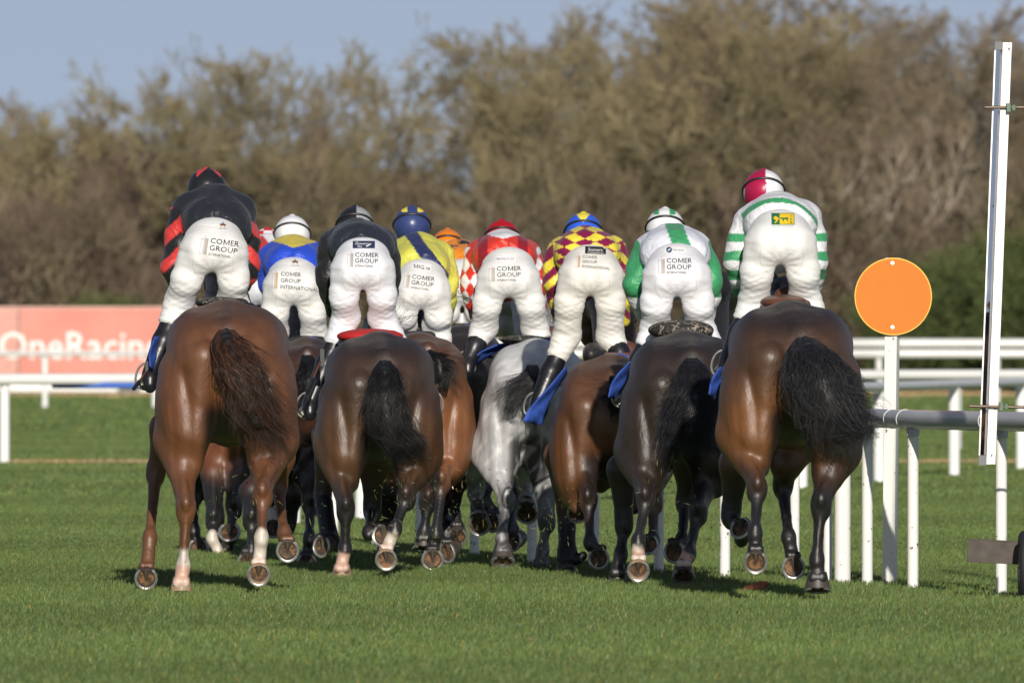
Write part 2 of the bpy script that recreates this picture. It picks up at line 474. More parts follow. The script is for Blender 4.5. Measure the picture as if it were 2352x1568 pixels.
HR = {}
def horse(key, label, s, cx, top, hw, yaw, body, legs, tail=None, face=None, black=True, pad=None, cloth='blue_cloth', neck=0.0, nup=0.0, flap=None, hoofk=1.0, tailkw={}, cloth_drop=.42):
    d0 = FPX / s
    root3 = P(cx, top, d0); zc = root3[2]
    root = empty('horse', (root3[0], d0, 0), R(yaw))
    tag(root, label, 'horse', 'racehorses seen from behind')
    ca, sa = math.cos(R(-yaw)), math.sin(R(-yaw))
    def loc(px, py, y):
        w = P(px, py, d0 + y) - np.array([root3[0], d0, 0])
        return np.array([ca * w[0] - sa * w[1], sa * w[0] + ca * w[1], w[2]])
    w = hw / .39
    f = Field(.0125)
    # trunk
    f.ell((0, .55, zc - .37), (.335 * w, .56, .375), .06)
    f.ell((0, 1.15, zc - .44), (.30 * w, .68, .34), .08)
    f.ell((0, 1.62, zc - .45), (.235 * w, .36, .36), .08)
    f.cone((0, .45, zc - .10), (0, 1.1, zc - .10), .10, .09, .08)
    f.cone((0, 1.1, zc - .10), (0, 1.55, zc - .03), .09, .07, .08)
    for sx in (-1, 1):
        f.ell((sx * .17 * w, .40, zc - .27), (.16 * w, .42, .235), .05, rot=(R(10), 0, 0))       # gluteal mass
        f.ell((sx * .225 * w, .29, zc - .56), (.16 * w, .27, .36), .03)                            # thigh
        f.cone((sx * .12 * w, .045, zc - .30), (sx * .165 * w, .10, zc - .62), .092 * w, .085 * w, .018); f.cone((sx * .165 * w, .10, zc - .62), (sx * .185 * w, .16, zc - .88), .085 * w, .06 * w, .03)   # buttock muscle
        f.cone((sx * .27 * w, .30, zc - .38), (sx * .26 * w, .50, zc - .80), .10 * w, .085 * w, .04)
        f.ell((sx * .245 * w, .62, zc - .20), (.07 * w, .12, .09), .09)                           # point of hip
        f.ell((sx * .19 * w, 1.52, zc - .52), (.12 * w, .24, .30), .06)                           # shoulder
    if tail:
        r0 = loc(*tail['p'][0]); f.cone(r0 + np.array([0, .13, .02]), (r0[0] * .5, .30, zc - .14), .030, .05, .12)   # dock
    # neck and head
    nx = neck; 
    zn = zc + nup
    f.cone((0, 1.62, zc - .26), (nx * .6, 2.2, zc + .02 + nup), .19, .105, .08)
    f.cone((0, 1.7, zc - .1), (nx * .6, 2.2, zc + .07 + nup), .10, .07, .06)
    f.cone((nx * .6, 2.2, zn + .04), (nx, 2.42, zn + .03), .10, .095, .05)
    f.cone((nx, 2.40, zn + .03), (nx, 2.80, zn - .24), .10, .05, .04)
    f.ell((nx, 2.50, zn - .12), (.075, .13, .10), .04)
    f.ell((nx, 2.82, zn - .26), (.055, .06, .055), .03)
    for sx in (-1, 1):
        f.cone((nx + sx * .05, 2.30, zn + .10), (nx + sx * .075, 2.30, zn + .21), .030, .010, .02)
        f.ell((nx + sx * .085, 2.48, zn - .01), (.02, .03, .025), .015)                           # eye ridge
    hoofs = []
    white = []; boots = []
    for L in legs:
        kind, sd, pts, hf = L['k'], L['s'], L['p'], L['h']
        J = [loc(*p) for p in pts]
        hp = loc(*hf['at'])
        cor = hoof_parts(root, hp, hf.get('pitch', 80), hf.get('roll', 0), hf.get('yaw', 0) - yaw, hf.get('k', 1.0) * hoofk, hf.get('pale', False))
        sx = sd
        if kind == 'h':
            th, ga, ho, fe = J
            f.cone((sx * .205 * w, .30, zc - .55), th, .165 * w, .118, .07)
            f.cone((sx * .19 * w, .12, zc - .72), th * .4 + ga * .6 + np.array([0, -.02, 0]), .10 * w, .068, .07)
            f.cone(th, ga, .122, .080, .06)
            f.cone(ga, ho + (ho - ga) * -.12, .078, .047, .03)
            f.cone(th + np.array([sx * .05, 0, 0]), ho + np.array([sx * .018, .01, .08]), .05, .024, .02)
            f.cone(ga + np.array([0, -.055, 0]), ho + np.array([0, -.066, .04]), .026, .022, .010)      # tendon
            f.ell(ho, (.053, .058, .085), .035); f.ell(ho + np.array([0, -.055, .035]), (.021, .03, .05), .012)
            f.ell(ho + np.array([.02 * sx, .01, -.03]), (.032, .035, .04), .02)
            mid = (ho * .45 + fe * .55)
            f.cone(ho, mid, .040, .027, .02); f.cone(mid, fe, .027, .030, .015)
            f.cone(ho + np.array([0, -.034, -.05]), fe + np.array([0, -.034, .03]), .015, .017, .006)
        else:
            el, kn, fe = J
            f.cone((sx * .18 * w, 1.52, zc - .62), el, .14 * w, .088, .07)
            f.cone(el, kn * .8 + el * .2, .086, .050, .04)
            f.cone(kn * .8 + el * .2, kn, .052, .046, .02)
            f.ell(kn, (.050, .05, .08), .03)
            f.ell(kn + np.array([0, -.035, -.01]), (.025, .03, .04), .015)
            mid = kn * .4 + fe * .6
            f.cone(kn, mid, .040, .027, .02); f.cone(mid, fe, .027, .030, .015)
        f.ell(fe, (.038, .043, .054), .025); f.ell(fe + np.array([0, -.025, -.015]), (.028, .03, .03), .015)
        f.cone(fe, cor, .034, .040, .02)
        if hf.get('pitch', 80) < 30:
            for q in (-1, 1): f.ell(cor + np.array([q * .022, -.035, -.03]), (.028, .026, .034), .014)     # heel bulbs
        elif hf.get('pitch', 80) < 125:
            q3 = Matrix.Rotation(R(-hf['pitch']), 3, 'X')
            for q in (-1, 1): f.ell(hp + np.array(q3 @ Vector((q * .02, -.055, .045))), (.025, .026, .026), .014)
        if hf.get('white'): white.append((fe, cor, hf['white'], ho if kind == 'h' else kn))
        if hf.get('boot'): boots.append(((ho if kind == 'h' else kn), fe, cor))
    V, F = f.mesh()
    # muscle grooves and lumps on the quarters
    back = 1 - smooth01(V[:, 1], .35, .6); zr = zc - V[:, 2]; ax = np.abs(V[:, 0]) / w
    up = back * smooth01(zr, .12, .3) * (1 - smooth01(zr, .85, 1.0))
    g1 = .235 - .06 * np.clip((zr - .3) / .6, 0, 1) + .012 * np.sin(zr * 9); g2 = .315 - .03 * np.clip((zr - .3) / .5, 0, 1)
    dsp = -.010 * np.exp(-((ax - g1) / .026) ** 2) - .007 * np.exp(-((ax - g2) / .022) ** 2)
    dsp += .0040 * vnoise(V * np.array([1, 1, .7]), 7, 3) + .0014 * vnoise(V * np.array([1, 1, .5]), 24, 6)
    V[:, 1] -= dsp * up
    sgn = np.sign(V[:, 0]); V[:, 0] += sgn * (.004 * vnoise(V * np.array([1, 1, .7]), 8, 9)) * (ax > .12)
    # coat colour: dark, pale or white areas, and shade painted between the thighs
    base = np.array(body['c']); n = len(V)
    col = np.tile(base, (n, 1))
    def mixc(c, a): nonlocal col; a = np.clip(a, 0, 1)[:, None]; col = col * (1 - a) + np.array(c) * a
    z = V[:, 2]
    nz = vnoise(V, 3, seed=len(key))
    if 'lo' in body: mixc(body['lo'], smooth01(zc - .28 - z + nz * .05, 0, .35) * smooth01(z, zc - 1.0, zc - .7))
    if 'topc' in body: mixc(body['topc'], smooth01(z + nz * .04, zc - .24, zc - .02))
    mixc(np.array(body.get('stripe', body.get('topc', base))), (1 - smooth01(np.abs(V[:, 0]), .01, .05)) * smooth01(z, zc - .2, zc - .1) * .7)
    if black: mixc(body.get('pt', (.012, .010, .010)), (1 - smooth01(z + nz * .05, body.get('pz', zc - 1.05), body.get('pz', zc - 1.05) + .2)))
    mixc((.010, .008, .008), smooth01(.15 - np.abs(V[:, 0]), 0, .06) * smooth01(zc - .52 - z, 0, .1) * smooth01(z, zc - 1.0, zc - .9) * (V[:, 1] < .75) * .9)  # painted shade: blackens the coat between the thighs and under the belly
    if 'dap' in body: mixc(body['dap'], smooth01(vnoise(V, 24, 3) + vnoise(V, 11, 5) * .6, -.1, .6) * .6)
    for fe, cor, wt, top in white:
        ax = top - fe; ax /= np.linalg.norm(ax)
        q = V - fe; along = q @ ax; rad = np.linalg.norm(q - along[:, None] * ax, axis=1)
        mixc((.62, .55, .47), smooth01(wt + nz * .03 + vnoise(V, 40, 2) * .012 - along, 0, .035) * (np.linalg.norm(q, axis=1) < wt + .16) * (rad < .12))
        dd = np.linalg.norm(V - cor, axis=1)
        mixc((.52, .33, .25), smooth01(.085 - dd, 0, .02))
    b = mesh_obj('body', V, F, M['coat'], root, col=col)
    if 'gloss' in body:
        b.data.materials[0] = body['gloss']
    for a0, fe, cor in boots:                                       # black protective leg boot
        bf = Field(.010); t0 = a0 + (fe - a0) * .15
        bf.chain([t0, t0 * .5 + fe * .5, fe, fe * .3 + cor * .7], [.056, .050, .060, .058], .01)
        bf.cone(fe + np.array([.06, -.02, -.05]), fe + np.array([.10, -.02, -.02]), .03, .026, .02)
        v, fc = bf.mesh(); mesh_obj('leg_boot', v, fc, M['strap'], root)
    # tail
    if tail:
        sp = [loc(*p) for p in tail['p']]
        strands('tail', root, sp, tail['w'], tail.get('n', 520), tail['c'], seed=len(label), curl=tail.get('curl', .035), wisps=tail.get('wisps', 10), drift=tail.get('drift', 0.0))
    # mane along the crest
    strands('mane', root, [(0, 1.62, zc - .02), (nx * .3 + .02, 1.95, zc + .04 + nup * .6), (nx * .6 + .03, 2.25, zn + .13)], [.03, .045, .04], 150, body.get('mane', (.012, .01, .01)), seed=5, curl=.04, wisps=12, flat=1.0)
    # saddle cloth, draped by casting rays onto the back
    bv = BVHTree.FromPolygons([tuple(v) for v in V], [tuple(q) for q in F])
    def drape(name, y0, y1, a0, a1, off, mat, ny=14, na=40, flare=0.0):
        vs = []
        for i in range(ny):
            y = y0 + (y1 - y0) * i / (ny - 1)
            for j in range(na):
                a = R(a0 + (a1 - a0) * j / (na - 1))
                dr = Vector((math.sin(a), 0, math.cos(a)))
                o = Vector((0, y, zc - .36)) + dr * 1.2
                h = bv.ray_cast(o, -dr, 1.1)
                p = (h[0] if h[0] else Vector((0, y, zc - .36)) + dr * .34)
                fl = flare * max(0, (abs(math.degrees(a)) - 60) / 50) * (1 - i / (ny - 1))
                p = p + dr * (off + fl + .006 * math.sin(j * 1.3 + i * .9))
                vs.append(tuple(p))
        fs = [(i * na + j, i * na + j + 1, (i + 1) * na + j + 1, (i + 1) * na + j) for i in range(ny - 1) for j in range(na - 1)]
        o = mesh_obj(name, vs, fs, mat, root)
        so = o.modifiers.new('thickness', 'SOLIDIFY'); so.thickness = .008; so.offset = 1
        return o
    drape('saddle_cloth', .80, 1.42, -108, 108, .010, M[cloth], flare=.05)
    if flap:
        Lf, Rt, yy = flap; vs = []; na = 9; nb = 7
        def along(pl, t): t = t * (len(pl) - 1); i = min(int(t), len(pl) - 2); return np.array(pl[i]) * (1 - t + i) + np.array(pl[i + 1]) * (t - i)
        for i in range(na):
            a_, b_ = along(Lf, i / (na - 1)), along(Rt, i / (na - 1))
            for j in range(nb):
                q = a_ + (b_ - a_) * j / (nb - 1); vs.append(loc(q[0], q[1], yy + .14 * j / (nb - 1) + .02 * math.sin(i * 1.3 + j)))
        fo = mesh_obj('cloth_corner', vs, [(i * nb + j, i * nb + j + 1, (i + 1) * nb + j + 1, (i + 1) * nb + j) for i in range(na - 1) for j in range(nb - 1)], M[cloth], root)
        so = fo.modifiers.new('thickness', 'SOLIDIFY'); so.thickness = .006
        fb = BVHTree.FromPolygons([tuple(v) for v in vs], [(i * nb + j, i * nb + j + 1, (i + 1) * nb + j + 1, (i + 1) * nb + j) for i in range(na - 1) for j in range(nb - 1)])
    else: fo = fb = None
    sf = Field(.012)
    sf.ell((0, 1.10, zc - .02), (.15, .26, .045), .03); sf.cone((-.15, 1.1, zc - .06), (-.29 * w, 1.2, zc - .38), .035, .03, .03); sf.cone((.15, 1.1, zc - .06), (.29 * w, 1.2, zc - .38), .035, .03, .03)
    sf.cone((-.08, .88, zc - .01), (.08, .88, zc - .01), .032, .032, .05); sf.ell((0, 1.30, zc + .04), (.08, .06, .06), .03)
    v, fc = sf.mesh(); mesh_obj('saddle', v, fc, M[(pad or {}).get('saddle', 'saddle_brown')], root)
    if pad and 'at' in pad:
        pf = Field(.010); c = loc(*pad['at']); pw, ph = pad['r']
        pf.ell(c, (pw, .16, ph), .03); pf.ell(c + np.array([0, .15, -.01]), (pw * .95, .2, ph * .9), .03)
        v, fc = pf.mesh(); mesh_obj('saddle_pad', v, fc, M[pad['m']], root)
    HR[key] = dict(flap=fo, fb=fb, root=root, loc=loc, zc=zc, d=d0, s=s, bvh=bv, w=w)
    return root

def hoof(at, y, pitch=80, **k): return dict(at=(at[0], at[1], y), pitch=pitch, **k)
def J(*a): return [(p[0], p[1], y) for p, y in a]
BAY = dict(c=(.105, .037, .013), lo=(.16, .052, .016), topc=(.045, .018, .010))
CHEST = dict(c=(.130, .052, .021), lo=(.135, .050, .019), topc=(.078, .033, .016), stripe=(.04, .016, .01), mane=(.03, .014, .009))
DBAY = dict(c=(.047, .025, .015), lo=(.088, .039, .015), topc=(.018, .011, .009))
DARK = dict(c=(.028, .017, .013), lo=(.026, .015, .011), topc=(.016, .011, .009))
GREY = dict(c=(.44, .44, .445), lo=(.40, .40, .41), topc=(.52, .525, .53), stripe=(.5, .5, .5), pt=(.09, .085, .09), dap=(.62, .62, .62), mane=(.35, .35, .36))
BLK = (.008, .008, .009)

horse('1', 'chestnut brown horse with white pasterns carrying the jockey in black and red', 416, 518, 695, .392, 0, CHEST, flap=([(356, 772), (346, 790), (341, 815), (343, 840)], [(366, 772), (362, 800), (360, 830), (358, 862)], .8), nup=.10, neck=-.06, black=False,
      legs=[dict(k='h', s=-1, p=J((C1(275, 740), .30), (C1(300, 880), .16), (Z1(600, 400), .0), (Z1(565, 1080), .03)), h=hoof(Z1(545, 1378), .02, 12, white=.13, pale=True)),
            dict(k='h', s=1, p=J((C1(745, 740), .30), (C1(705, 880), .12), (Z1(1500, 240), -.10), (Z1(1485, 740), -.22)), h=hoof(Z1(1455, 1160), -.26, 76, white=.07, pale=True)),
            dict(k='f', s=-1, p=J((C1(222, 680), 1.4), (C1(170, 900), 1.45), (Z1(175, 730), 1.2)), h=hoof(Z1(130, 1205), 1.05, 72)),
            dict(k='f', s=1, p=J((C1(765, 820), 1.4), (C1(762, 960), 1.45), (Z1(1755, 680), 1.2)), h=hoof(Z1(1795, 880), 1.1, 80))],
      tail=dict(p=[(520, 757, 0.02), (524, 790, -.14), (548, 850, -.24), (568, 910, -.22), (585, 960, -.2), (615, 1030, -.16)], w=[.04, .085, .105, .12, .12, .09, .02],
                c=[(.018, .012, .01), (.05, .02, .011), (.028, .014, .01), (.10, .045, .022)], n=620, curl=.06, wisps=16, drift=.14),
      pad=dict(at=(500, 694, .75), r=(.13, .03), m='pad_mud', saddle='saddle_black'))

horse('2', 'bay horse mostly hidden behind the chestnut one, carrying the red and white checked cap', 352, 598, 765, .32, 0, BAY,
      legs=[dict(k='h', s=-1, p=J((C1(455, 800), .30), (C1(450, 900), .12), (Z1(925, 520), -.05), (Z1(910, 740), -.18)), h=hoof(Z1(1030, 1075), -.26, 80, white=.06)),
            dict(k='h', s=1, p=J((C1(560, 800), .30), (C1(560, 900), .12), (Z1(1160, 380), .05), (Z1(1090, 830), -.1)), h=hoof(Z1(1110, 665), -.25, 128, k=1.15)),
            dict(k='f', s=-1, p=J((C1(360, 880), 1.3), (Z1(700, 250), 1.35), (Z1(690, 640), 1.1)), h=hoof(Z1(745, 850), 1.0, 118, k=1.1)),
            dict(k='f', s=1, p=J((Z1(900, 60), 1.4), (Z1(960, 500), 1.42), (Z1(1000, 1080), 1.36)), h=hoof(Z1(1010, 1290), 1.34, 15))])

horse('3', 'dark bay horse between the two left leaders carrying the blue and yellow silks', 368, 703, 781, .33, 0, nup=.19, neck=-.07, body= dict(c=(.05, .02, .012), lo=(.06, .024, .012), topc=(.04, .018, .011)),
      legs=[dict(k='h', s=-1, p=J((C1(830, 820), .30), (Z1(1380, 200), .12), (Z1(1370, 520), .0), (Z1(1370, 880), -.1)), h=hoof(Z1(1320, 1020), -.15, 70)),
            dict(k='h', s=1, p=J((Z1(2040, -100), .30), (Z1(2060, 60), .12), (Z1(2060, 330), -.02), (Z1(2050, 740), -.14)), h=hoof(Z1(2020, 1030), -.22, 98)),
            dict(k='f', s=-1, p=J((Z1(1560, 50), 1.35), (Z1(1600, 250), 1.4), (Z1(1610, 470), 1.2)), h=hoof(Z1(1625, 620), 1.1, 112, white=.05)),
            dict(k='f', s=1, p=J((Z1(1830, 200), 1.35), (Z1(1800, 550), 1.4), (Z1(1790, 950), 1.35)), h=hoof(Z1(1800, 1160), 1.32, 12))],
      tail=dict(p=[(705, 815, .02), (712, 850, -.12), (706, 910, -.2), (698, 960, -.2)], w=[.03, .06, .08, .06, .02], c=BLK, n=260), pad=dict(saddle='saddle_black'))

horse('4', 'dark bay horse with a red cloth under the jockey in plain black silks', 390, 870, 768, .372, 0, DBAY,
      legs=[dict(k='h', s=-1, p=J((C2(245, 730), .30), (C2(262, 860), .16), (Z2(420, 400), .0), (Z2(410, 860), .04)), h=hoof(Z2(375, 1215), .03, 12, white=-.03, pale=True)),
            dict(k='h', s=1, p=J((C2(660, 770), .30), (C2(620, 890), .12), (Z2(1130, 260), -.08), (Z2(1000, 630), -.2)), h=hoof(Z2(895, 985), -.26, 78, white=-.02, roll=-8, pale=True)),
            dict(k='f', s=-1, p=J((C2(200, 680), 1.4), (Z2(150, 250), 1.45), (Z2(230, 760), 1.2)), h=hoof(Z2(140, 830), 1.05, 92, yaw=-38, boot=True)),
            dict(k='f', s=1, p=J((C2(430, 820), 1.4), (Z2(730, 420), 1.45), (Z2(690, 670), 1.15)), h=hoof(Z2(850, 700), 1.05, 95, yaw=-20))],
      tail=dict(p=[(884, 828, .02), (885, 860, -.12), (882, 920, -.2), (893, 980, -.2), (915, 1020, -.18), (940, 1065, -.15)], w=[.03, .075, .10, .11, .12, .10, .03], c=BLK, n=620, curl=.05, wisps=18, drift=.08),
      pad=dict(at=(850, 772, .75), r=(.20, .045), m='red_cloth', saddle='saddle_brown'))

horse('5', 'bright bay horse partly behind the dark bay, carrying the yellow silks with navy sash', 377, 968, 770, .335, 2, dict(c=(.17, .065, .022), lo=(.20, .072, .022), topc=(.06, .025, .014)), nup=.18, neck=-.06,
      legs=[dict(k='h', s=-1, p=J((C2(700, 800), .30), (C2(715, 880), .14), (Z2(1385, 300), .0), (Z2(1345, 660), .02)), h=hoof(Z2(1335, 850), .0, 15, )),
            dict(k='h', s=1, p=J((C2(800, 760), .30), (C2(795, 850), .12), (Z2(1545, 80), -.08), (Z2(1480, 680), -.2)), h=hoof(Z2(1440, 985), -.26, 80, k=1.05)),
            dict(k='f', s=-1, p=J((C2(760, 860), 1.3), (Z2(1600, 330), 1.4), (Z2(1590, 640), 1.2)), h=hoof(Z2(1615, 900), 1.1, 80, yaw=-40)),
            dict(k='f', s=1, p=J((C2(870, 800), 1.4), (Z2(1770, 60), 1.45), (Z2(1700, 470), 1.25)), h=hoof(Z2(1730, 715), 1.15, 55))],
      tail=dict(p=[(985, 805, .02), (1008, 830, -.1), (1015, 870, -.12), (1008, 905, -.1)], w=[.03, .06, .06, .04, .01], c=BLK, n=260), pad=dict(saddle='saddle_black'))

horse('6', 'nearly black horse far back in the middle, carrying the orange silks', 362, 1062, 752, .30, 0, dict(c=(.022, .016, .014), topc=(.016, .012, .011)),
      legs=[dict(k='h', s=-1, p=J(((1008, 960), .30), ((1010, 1030), .12), (Z3(330, 60), -.02), (Z3(300, 330), -.15)), h=hoof(Z3(385, 545), -.22, 90, yaw=-35)),
            dict(k='h', s=1, p=J(((1150, 960), .30), ((1165, 1060), .12), (Z3(640, 200), -.02), (Z3(605, 620), -.15)), h=hoof(Z3(630, 765), -.22, 92, yaw=-35)),
            dict(k='f', s=-1, p=J((Z2(840, 100), 1.35), (Z2(840, 500), 1.4), (Z2(845, 950), 1.35)), h=hoof(Z2(850, 1130), 1.32, 12)),
            dict(k='f', s=1, p=J((Z2(980, 200), 1.35), (Z2(975, 600), 1.4), (Z2(970, 1020), 1.35)), h=hoof(Z2(970, 1190), 1.32, 12))],
      pad=dict(saddle='saddle_black'))

horse('7', 'grey horse in the middle carrying the red silks with diamond sleeves', 377, 1214, 784, .335, -5, GREY, nup=.24, neck=-.33, flap=([(1185, 783), (1140, 790), (1100, 808), (1066, 846)], [(1185, 790), (1150, 800), (1108, 826), (1069, 862)], .9),
      legs=[dict(k='h', s=-1, p=J((C3(265, 760), .30), (C3(298, 860), .14), (Z3(545, 300), -.02), (Z3(490, 740), -.1)), h=hoof(Z3(505, 1010), -.1, 30, k=1.15)),
            dict(k='h', s=1, p=J((C3(530, 770), .30), (C3(542, 900), .18), (Z3(1015, 530), .12), (Z3(975, 880), .12)), h=hoof(Z3(955, 1150), .12, 8)),
            dict(k='f', s=-1, p=J((C3(195, 820), 1.3), (Z3(180, 200), 1.4), (Z3(200, 370), 1.2)), h=hoof(Z3(225, 575), 1.1, 62, k=1.1)),
            dict(k='f', s=1, p=J((C3(440, 800), 1.3), (Z3(780, 130), 1.4), (Z3(775, 270), 1.2)), h=hoof(Z3(785, 440), 1.1, 62, k=1.1))],
      tail=dict(p=[(1222, 838, .02), (1225, 870, -.1), (1218, 930, -.16), (1222, 985, -.15)], w=[.03, .06, .07, .06, .02], c=[(.03, .03, .033), (.08, .08, .085), (.015, .015, .017)], n=320, drift=-.12),
      pad=dict(at=(1200, 779, .8), r=(.15, .025), m='pad_mud', saddle='saddle_brown'))

horse('8', 'bay horse right of the grey one with a blue number cloth', 388, 1385, 820, .345, -6, dict(c=(.105, .044, .019), lo=(.12, .048, .018), topc=(.07, .029, .014)), flap=([(1298, 842), (1262, 885), (1232, 918), (1209, 945), (1201, 967)], [(1302, 856), (1280, 890), (1262, 920), (1254, 950), (1243, 976)], .55), nup=.27, neck=-.32,
      legs=[dict(k='h', s=-1, p=J((C3(725, 760), .30), (C3(740, 850), .14), (Z3(1510, 300), -.05), (Z3(1530, 790), -.18)), h=hoof(Z3(1630, 970), -.25, 88, roll=-12)),
            dict(k='h', s=1, p=J((C4(440, 820), .30), (C4(455, 890), .14), (Z4(500, 250), .0), (Z4(500, 620), -.12)), h=hoof(Z4(455, 645), -.2, 112)),
            dict(k='f', s=-1, p=J((C3(610, 780), 1.4), (Z3(1255, 560), 1.42), (Z3(1260, 900), 1.36)), h=hoof(Z3(1245, 1180), 1.34, 10, boot=True)),
            dict(k='f', s=1, p=J((C3(700, 850), 1.35), (Z3(1380, 150), 1.4), (Z3(1370, 320), 1.2)), h=hoof(Z3(1385, 440), 1.1, 60))],
      tail=dict(p=[(1412, 862, .05), (1422, 900, -.06), (1420, 960, -.1)], w=[.03, .05, .05, .02], c=BLK, n=200),
      pad=dict(at=(1362, 813, .80), r=(.062, .07), m='saddle_black', saddle='saddle_brown'))

horse('9', 'dark brown horse carrying the white and green silks beside the rail posts', 404, 1568, 765, .38, -3, DARK, flap=([(1447, 829), (1420, 855), (1402, 882), (1396, 911)], [(1449, 842), (1438, 870), (1426, 895), (1412, 916)], .62), neck=.13, nup=.22,
      legs=[dict(k='h', s=-1, p=J((C4(375, 760), .30), (C4(398, 870), .14), (Z4(430, 220), -.05), (Z4(360, 620), -.2)), h=hoof(Z4(360, 890), -.28, 72, white=-.02, pale=True)),
            dict(k='h', s=1, p=J((C4(740, 800), .30), (C4(725, 900), .16), (Z4(920, 350), -.0), (Z4(840, 740), -.12)), h=hoof(Z4(785, 950), -.18, 48, white=-.01)),
            dict(k='f', s=-1, p=J((C4(300, 850), 1.4), (Z4(225, 470), 1.42), (Z4(195, 740), 1.36)), h=hoof(Z4(165, 985), 1.34, 8, k=.85)),
            dict(k='f', s=1, p=J((C4(640, 850), 1.35), (Z4(800, 270), 1.4), (Z4(770, 610), 1.2)), h=hoof(Z4(700, 715), 1.1, 90, yaw=-15, boot=False))],
      tail=dict(p=[(1588, 822, .02), (1592, 860, -.12), (1590, 920, -.2), (1585, 985, -.24), (1575, 1040, -.22)], w=[.03, .075, .10, .13, .17, .13, .04], c=[BLK, (.012, .014, .022)], n=700, curl=.06, wisps=14),
      pad=dict(at=(1564, 758, .75), r=(.19, .06), m='pad_mud', saddle='saddle_black'))

horse('10', 'big dark bay horse at the right with its black tail swishing over the rail', 428, 1820, 697, .388, 0, dict(c=(.062, .029, .014), lo=(.16, .062, .018), topc=(.016, .010, .009)), flap=([(1654, 842), (1640, 858), (1630, 880), (1627, 904)], [(1662, 842), (1660, 870), (1656, 900), (1640, 916)], .6),
      legs=[dict(k='h', s=-1, p=J((C5(245, 740), .30), (C5(295, 870), .14), (Z4(1480, 130), -.06), (Z4(1460, 540), -.2)), h=hoof(Z4(1465, 810), -.28, 70)),
            dict(k='h', s=1, p=J((C5(690, 820), .30), (C5(655, 930), .16), (Z4(2075, 290), .05), (Z4(2040, 790), .05)), h=hoof(Z4(2047, 1075), .05, 12, k=1.1)),
            dict(k='f', s=-1, p=J((C5(225, 880), 1.35), (Z4(1230, 380), 1.4), (Z4(1330, 590), 1.2)), h=hoof(Z4(1325, 490), 1.05, 118, yaw=-20, roll=-20)),
            dict(k='f', s=1, p=J((C5(460, 870), 1.35), (Z4(1720, 110), 1.42), (Z4(1775, 580), 1.2)), h=hoof(Z4(1820, 860), 1.1, 82))],
      tail=dict(p=[(1848, 775, .02), (1862, 815, -.14), (1880, 870, -.26), (1905, 930, -.28), (1925, 985, -.25), (1945, 1040, -.2)], w=[.04, .10, .16, .20, .21, .16, .05], c=[(.010, .010, .012), (.02, .02, .024), (.035, .034, .038)], n=950, curl=.085, wisps=30, drift=.06),
      pad=dict(at=(1800, 695, .78), r=(.13, .045), m='saddle_brown', saddle='saddle_brown'))
